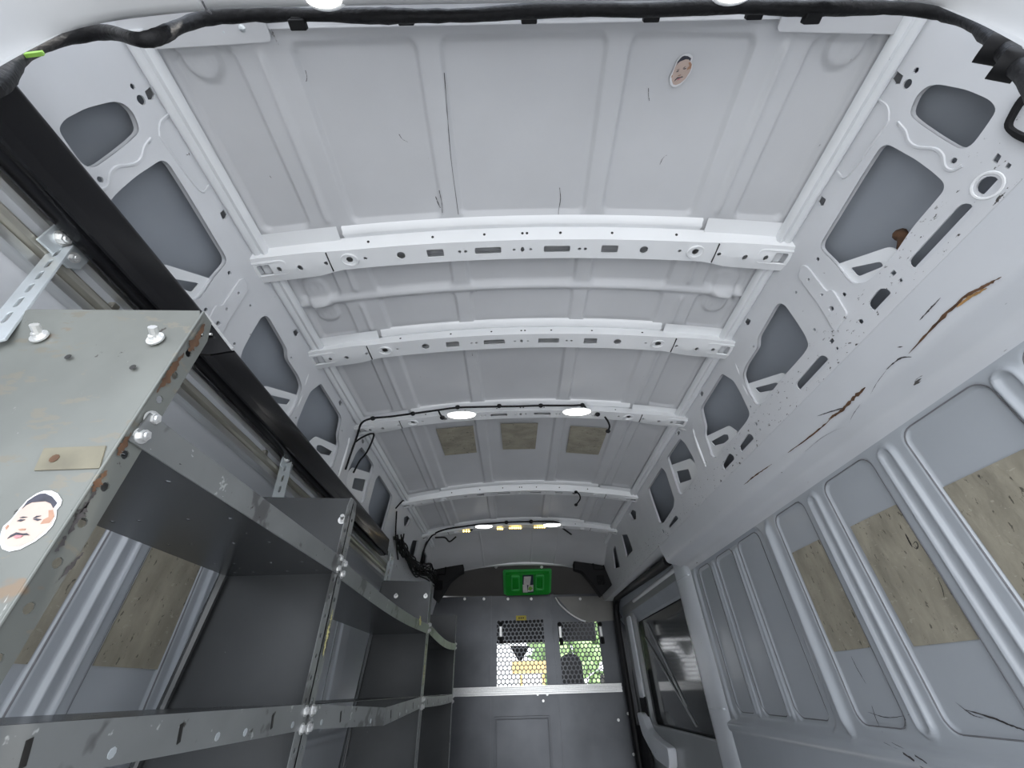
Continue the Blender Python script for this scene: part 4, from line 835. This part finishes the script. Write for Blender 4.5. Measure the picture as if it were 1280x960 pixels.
# ================================================================== SIDE DOOR, PILLAR
door = bpy.data.objects.new('door_1', None); COL.objects.link(door); door.location = (.88, 3.2, .4); struct(door); door['label'] = 'dark side door seen past the pillar on the right'
DX = .905
def dpl(pts, m, nm, h0, th, holes=(), x=DX, par=door, bv=.0, rsoft=.02):
    b = MB(); P = lambda q: (lambda w: (w[1], w[2]))(onX(*q, x)); b.plate(soften([P(q) for q in pts], rsoft), [soften([P(q) for q in h], rsoft) for h in holes], lambda a, c, h: (x-h0-h, a, c), th); return b.build(nm, m, par, smooth=0, bevel=bv)
b = MB(); b.plate([(2.25, .30), (4.02, .30), (4.02, 1.80), (2.25, 1.80)], [], lambda a, c, h: (DX+.05+h, a, c), .01); b.build('outer_panel', 'doorpaint', door, smooth=0)
b = MB(); b.plate(rrect(2.30, 3.92, .42, 1.735, .10, 6), [rrect(2.42, 3.62, .92, 1.60, .07, 6)], lambda a, c, h: (DX+.0-h, a, c), .03); b.build('inner_frame', 'doorpaint', door, smooth=30, bevel=.012)
b = MB(); b.plate(rrect(2.38, 3.66, .88, 1.64, .05, 4), [], lambda a, c, h: (DX+.022+h, a, c), .006); kid(b.build('window_pane', 'glass_dark', door, smooth=0), 'dark glossy window pane')
b = MB(); b.tube([(DX-.026, y, 1.655) for y in np.linspace(2.35, 3.50, 8)], .014, 8); b.build('top_bar_highlight', 'white', door, smooth=60)  # door's top bar, coloured white to carry the highlight along it
for p_, q_ in (((3.42, 1.50), (2.95, 1.03)), ((3.55, 1.42), (2.86, .95))):
    b = MB(); b.tube([(DX+.018, p_[0]+(q_[0]-p_[0])*t, p_[1]+(q_[1]-p_[1])*t) for t in np.linspace(0, 1, 6)], .006, 8); b.build('diagonal_bar', 'doorpaint', door, smooth=60)
b = MB(); b.plate(rrect(3.66, 3.78, 1.02, 1.58, .03, 4), [], lambda a, c, h: (DX-.03-h, a, c), .012); b.build('edge_swage', 'pillar', door, bevel=.006)
b = MB(); b.plate(soften([(3.66, .98), (3.80, .98), (3.74, .86), (3.50, .76), (3.20, .74), (3.15, .84), (3.40, .86), (3.58, .90)], .04), [], lambda a, c, h: (DX-.03-h, a, c), .05); b.build('moulded_handle', 'pillar', door, smooth=40, bevel=.015)
b = MB(); b.box((DX-.028, 3.72, .98), (.03, .16, .18)); b.build('latch_block', 'blackplastic', door, bevel=.01)
sl = smoothline([(.846, 2.47, 1.700), (.843, 3.0, 1.716), (.838, 3.70, 1.738), (.834, 3.88, 1.728), (.832, 3.96, 1.66), (.832, 3.98, 1.5), (.832, 3.98, 1.1), (.832, 3.98, .7), (.832, 3.96, .42)], 8)
b = MB(); b.tube(sl, .027, 10); struct(b.build('trim_4', 'rubber', smooth=60))['label'] = 'black rubber seal round the side door opening'
b = MB(); b.plate(rrect(3.70, 4.02, .3, .90, .02), [], lambda a, c, h: (.84+h, a, c), .02); b.build('sill_block', 'blackplastic', door)
# pale pillar between right wall and side door
b = MB(); pr_ = [(.8705, 2.245), (.866, 2.262), (.860, 2.285), (.8575, 2.33), (.8575, 2.42), (.861, 2.455), (.872, 2.472), (.93, 2.48), (.93, 2.245)]
b.prism(pr_, lambda p, q, t: (p, q, t), 0.0, 1.70, steps=4); o = struct(b.build('trim_5', 'pillar', smooth=50)); o['label'] = 'pale pillar at the edge of the side door opening'
for z_ in (1.585, 1.04): b = MB(); b.box((.866, 2.35, z_), (.022, .17, .010)); b.build('weld_bead', 'pillar', o, bevel=.004)
b = MB(); b.prism([(.748, 1.80), (.762, 1.745), (.80, 1.742), (.872, 1.742), (.96, 1.76), (.96, 1.80)], lambda p, q, t: (p, t, q), 2.30, 4.04); struct(b.build('trim_6', 'white', smooth=30))['label'] = 'scuffed header over the side door'
# ================================================================== FLOOR
b = MB(); b.box((0, 2.0, -.02), (1.9, 4.2, .04)); struct(b.build('floor', 'floor', smooth=0))
# ================================================================== CAB AND OUTSIDE
b = MB(); b.box((0, 5.0, 2.03), (1.8, 1.75, .04)); cabr = struct(b.build('trim_7', 'overhead', smooth=0)); cabr['label'] = 'cab roof lining'
for s in (-1, 1): b = MB(); b.box((s*.93, 4.85, .62), (.06, 1.6, 1.24)); struct(b.build('trim_8' if s < 0 else 'trim_9', 'blackplastic', smooth=0))['label'] = 'cab door lining'
b = MB(); b.box((0, 4.85, -.02), (1.9, 1.6, .04)); struct(b.build('trim_10', 'blackplastic', smooth=0))['label'] = 'cab floor'
def seatback(x, w, zt_, label):
    root = thing('cab_seat', label, 'seat', (x, 4.6, 0), 'black cab seats')
    b = MB(); b.plate(rrect(x-w/2, x+w/2, .55, zt_, .09, 6), [], lambda a, c, h: (a+.08*0, 4.55+h+.14*(1.3-c)*-.6, c), .14); b.build('backrest', 'seat', root, smooth=40, bevel=.03, bseg=3)
    b = MB(); b.plate(rrect(x-w/2, x+w/2, 4.55, 5.1, .06, 5), [], lambda a, c, h: (a, c, .42+h), .16); b.build('cushion', 'seat', root, smooth=40, bevel=.03, bseg=3)
    b = MB(); b.box((x, 4.8, .22), (w*.8, .4, .40)); b.build('base', 'blackplastic', root)
    return root
sx0, sx1 = onY(700, 818, 4.55), onY(734, 858, 4.55); stz = onY(715, 817, 4.55)[2]
seatback((sx0[0]+sx1[0])/2-.02, (sx1[0]-sx0[0])*.96, stz, 'black cab seat back seen through the right perforated window')
seatback(-.52, .46, 1.30, 'black cab seat behind the bulkhead side panel on the left')
vis = onY(650, 803, 5.35)[2]
b = MB(); b.box((0, 5.42, (vis+2.03)/2), (1.75, .06, 2.03-vis)); tag(b.build('sun_visor', 'blackplastic', smooth=0, bevel=.015), 'dark sun visor strip behind the left perforated window', 'sun visor')
tri = [onY(*q, 5.34) for q in [(637,807),(662,807),(652,826),(648,826)]]
b = MB(); b.plate([(q[0], q[2]) for q in tri], [], lambda a, c, h: (a, 5.34+h, c), .05); tag(b.build('mirror_housing', 'blackplastic', smooth=0, bevel=.012), 'dark wedge-shaped mirror housing behind the left perforated window', 'mirror housing')
b = MB(); b.prism([(5.60, 1.15), (5.30, 1.98), (5.305, 1.98), (5.605, 1.15)], lambda p, q, t: (t, p, q), -.86, .86); struct(b.build('window_1', 'glass', smooth=0))['label'] = 'windscreen'
b = MB(); b.prism([(5.2, .0), (5.9, .0), (5.9, .98), (5.7, 1.06), (5.3, 1.04), (5.2, .9)], lambda p, q, t: (t, p, q), -.9, .9); tag(b.build('dashboard', 'blackplastic', smooth=30, bevel=.02), 'black dashboard below the windscreen', 'dashboard')
# outside
b = MB(); b.box((0, -6, -.62), (60, 60, .04)); g = struct(b.build('ground', 'ground', smooth=0)); g['label'] = 'pale concrete yard'
b = MB(); b.plate([(-3.2, -.6), (.42, -.6), (.42, 1.5), (.05, 1.62), (-.02, 3.0), (-3.2, 3.0)], [], lambda a, c, h: (a, 8.7+h, c), .2); tag(b.build('yard_wall', 'wallout', smooth=0), 'sunlit white wall outside, seen through left perforated window', 'wall')
oz, oz2 = onY(650, 827, 8.2)[2], onY(650, 842, 8.2)[2]; ox, ox2 = onY(640, 834, 8.2)[0], onY(690, 834, 8.2)[0]
b = MB(); b.box(((ox+ox2)/2, 8.2, (oz+oz2)/2), (ox2-ox, .12, oz-oz2))
for x_ in (ox+.15, ox2-.15): b.box((x_, 8.2, (oz2-.62)/2), (.05, .05, oz2+.58))
tag(b.build('barrier_board', 'orange', smooth=0), 'amber board outside, seen through left perforated window', 'barrier')
b = MB()
for j in range(420):
    c = np.array([rng.uniform(.2, 3.4), 9.6+rng.uniform(-.35, .35), rng.uniform(-.4, 2.6)]); r = rng.uniform(.10, .22); b.sphere(c, (r, r*.8, r*.9), 6, 4)
hg = tag(b.build('hedge', 'hedge', smooth=0, weld=False), 'bright green hedge outside, seen through right perforated window', 'hedge')
# ================================================================== LIGHT
w = bpy.data.worlds.new('daylight'); SC.world = w; w.use_nodes = True; nt = w.node_tree; bg = nt.nodes['Background']
tc = nt.nodes.new('ShaderNodeTexCoord'); sp = nt.nodes.new('ShaderNodeSeparateXYZ'); cr = nt.nodes.new('ShaderNodeValToRGB')
nt.links.new(tc.outputs['Generated'], sp.inputs[0]); mr = nt.nodes.new('ShaderNodeMapRange'); mr.inputs['From Min'].default_value = -1; nt.links.new(sp.outputs['Z'], mr.inputs['Value']); nt.links.new(mr.outputs['Result'], cr.inputs['Fac'])
e = cr.color_ramp.elements; e[0].position = .0; e[0].color = (.55, .54, .52, 1); e[1].position = 1.0; e[1].color = (.66, .76, .92, 1)
x_ = cr.color_ramp.elements.new(.49); x_.color = (.62, .62, .60, 1); x_ = cr.color_ramp.elements.new(.52); x_.color = (.92, .95, 1.0, 1)
nt.links.new(cr.outputs['Color'], bg.inputs['Color']); bg.inputs['Strength'].default_value = 2.9
sd = bpy.data.lights.new('sun', 'SUN'); sd.energy = 4.5; sd.angle = .02; sd.color = (1, .96, .9); so = bpy.data.objects.new('sun', sd); COL.objects.link(so)
so.rotation_euler = Vector((-.75, .28, -.9)).to_track_quat('-Z', 'Y').to_euler()
vs_ = SC.view_settings; vs_.view_transform = 'Standard'; vs_.look = 'None'; vs_.gamma = 1; vs_.use_curve_mapping = False; vs_.exposure = 0.42
SC.cycles.use_denoising = True; SC.cycles.max_bounces = 12; SC.cycles.diffuse_bounces = 8; SC.cycles.sample_clamp_indirect = 6
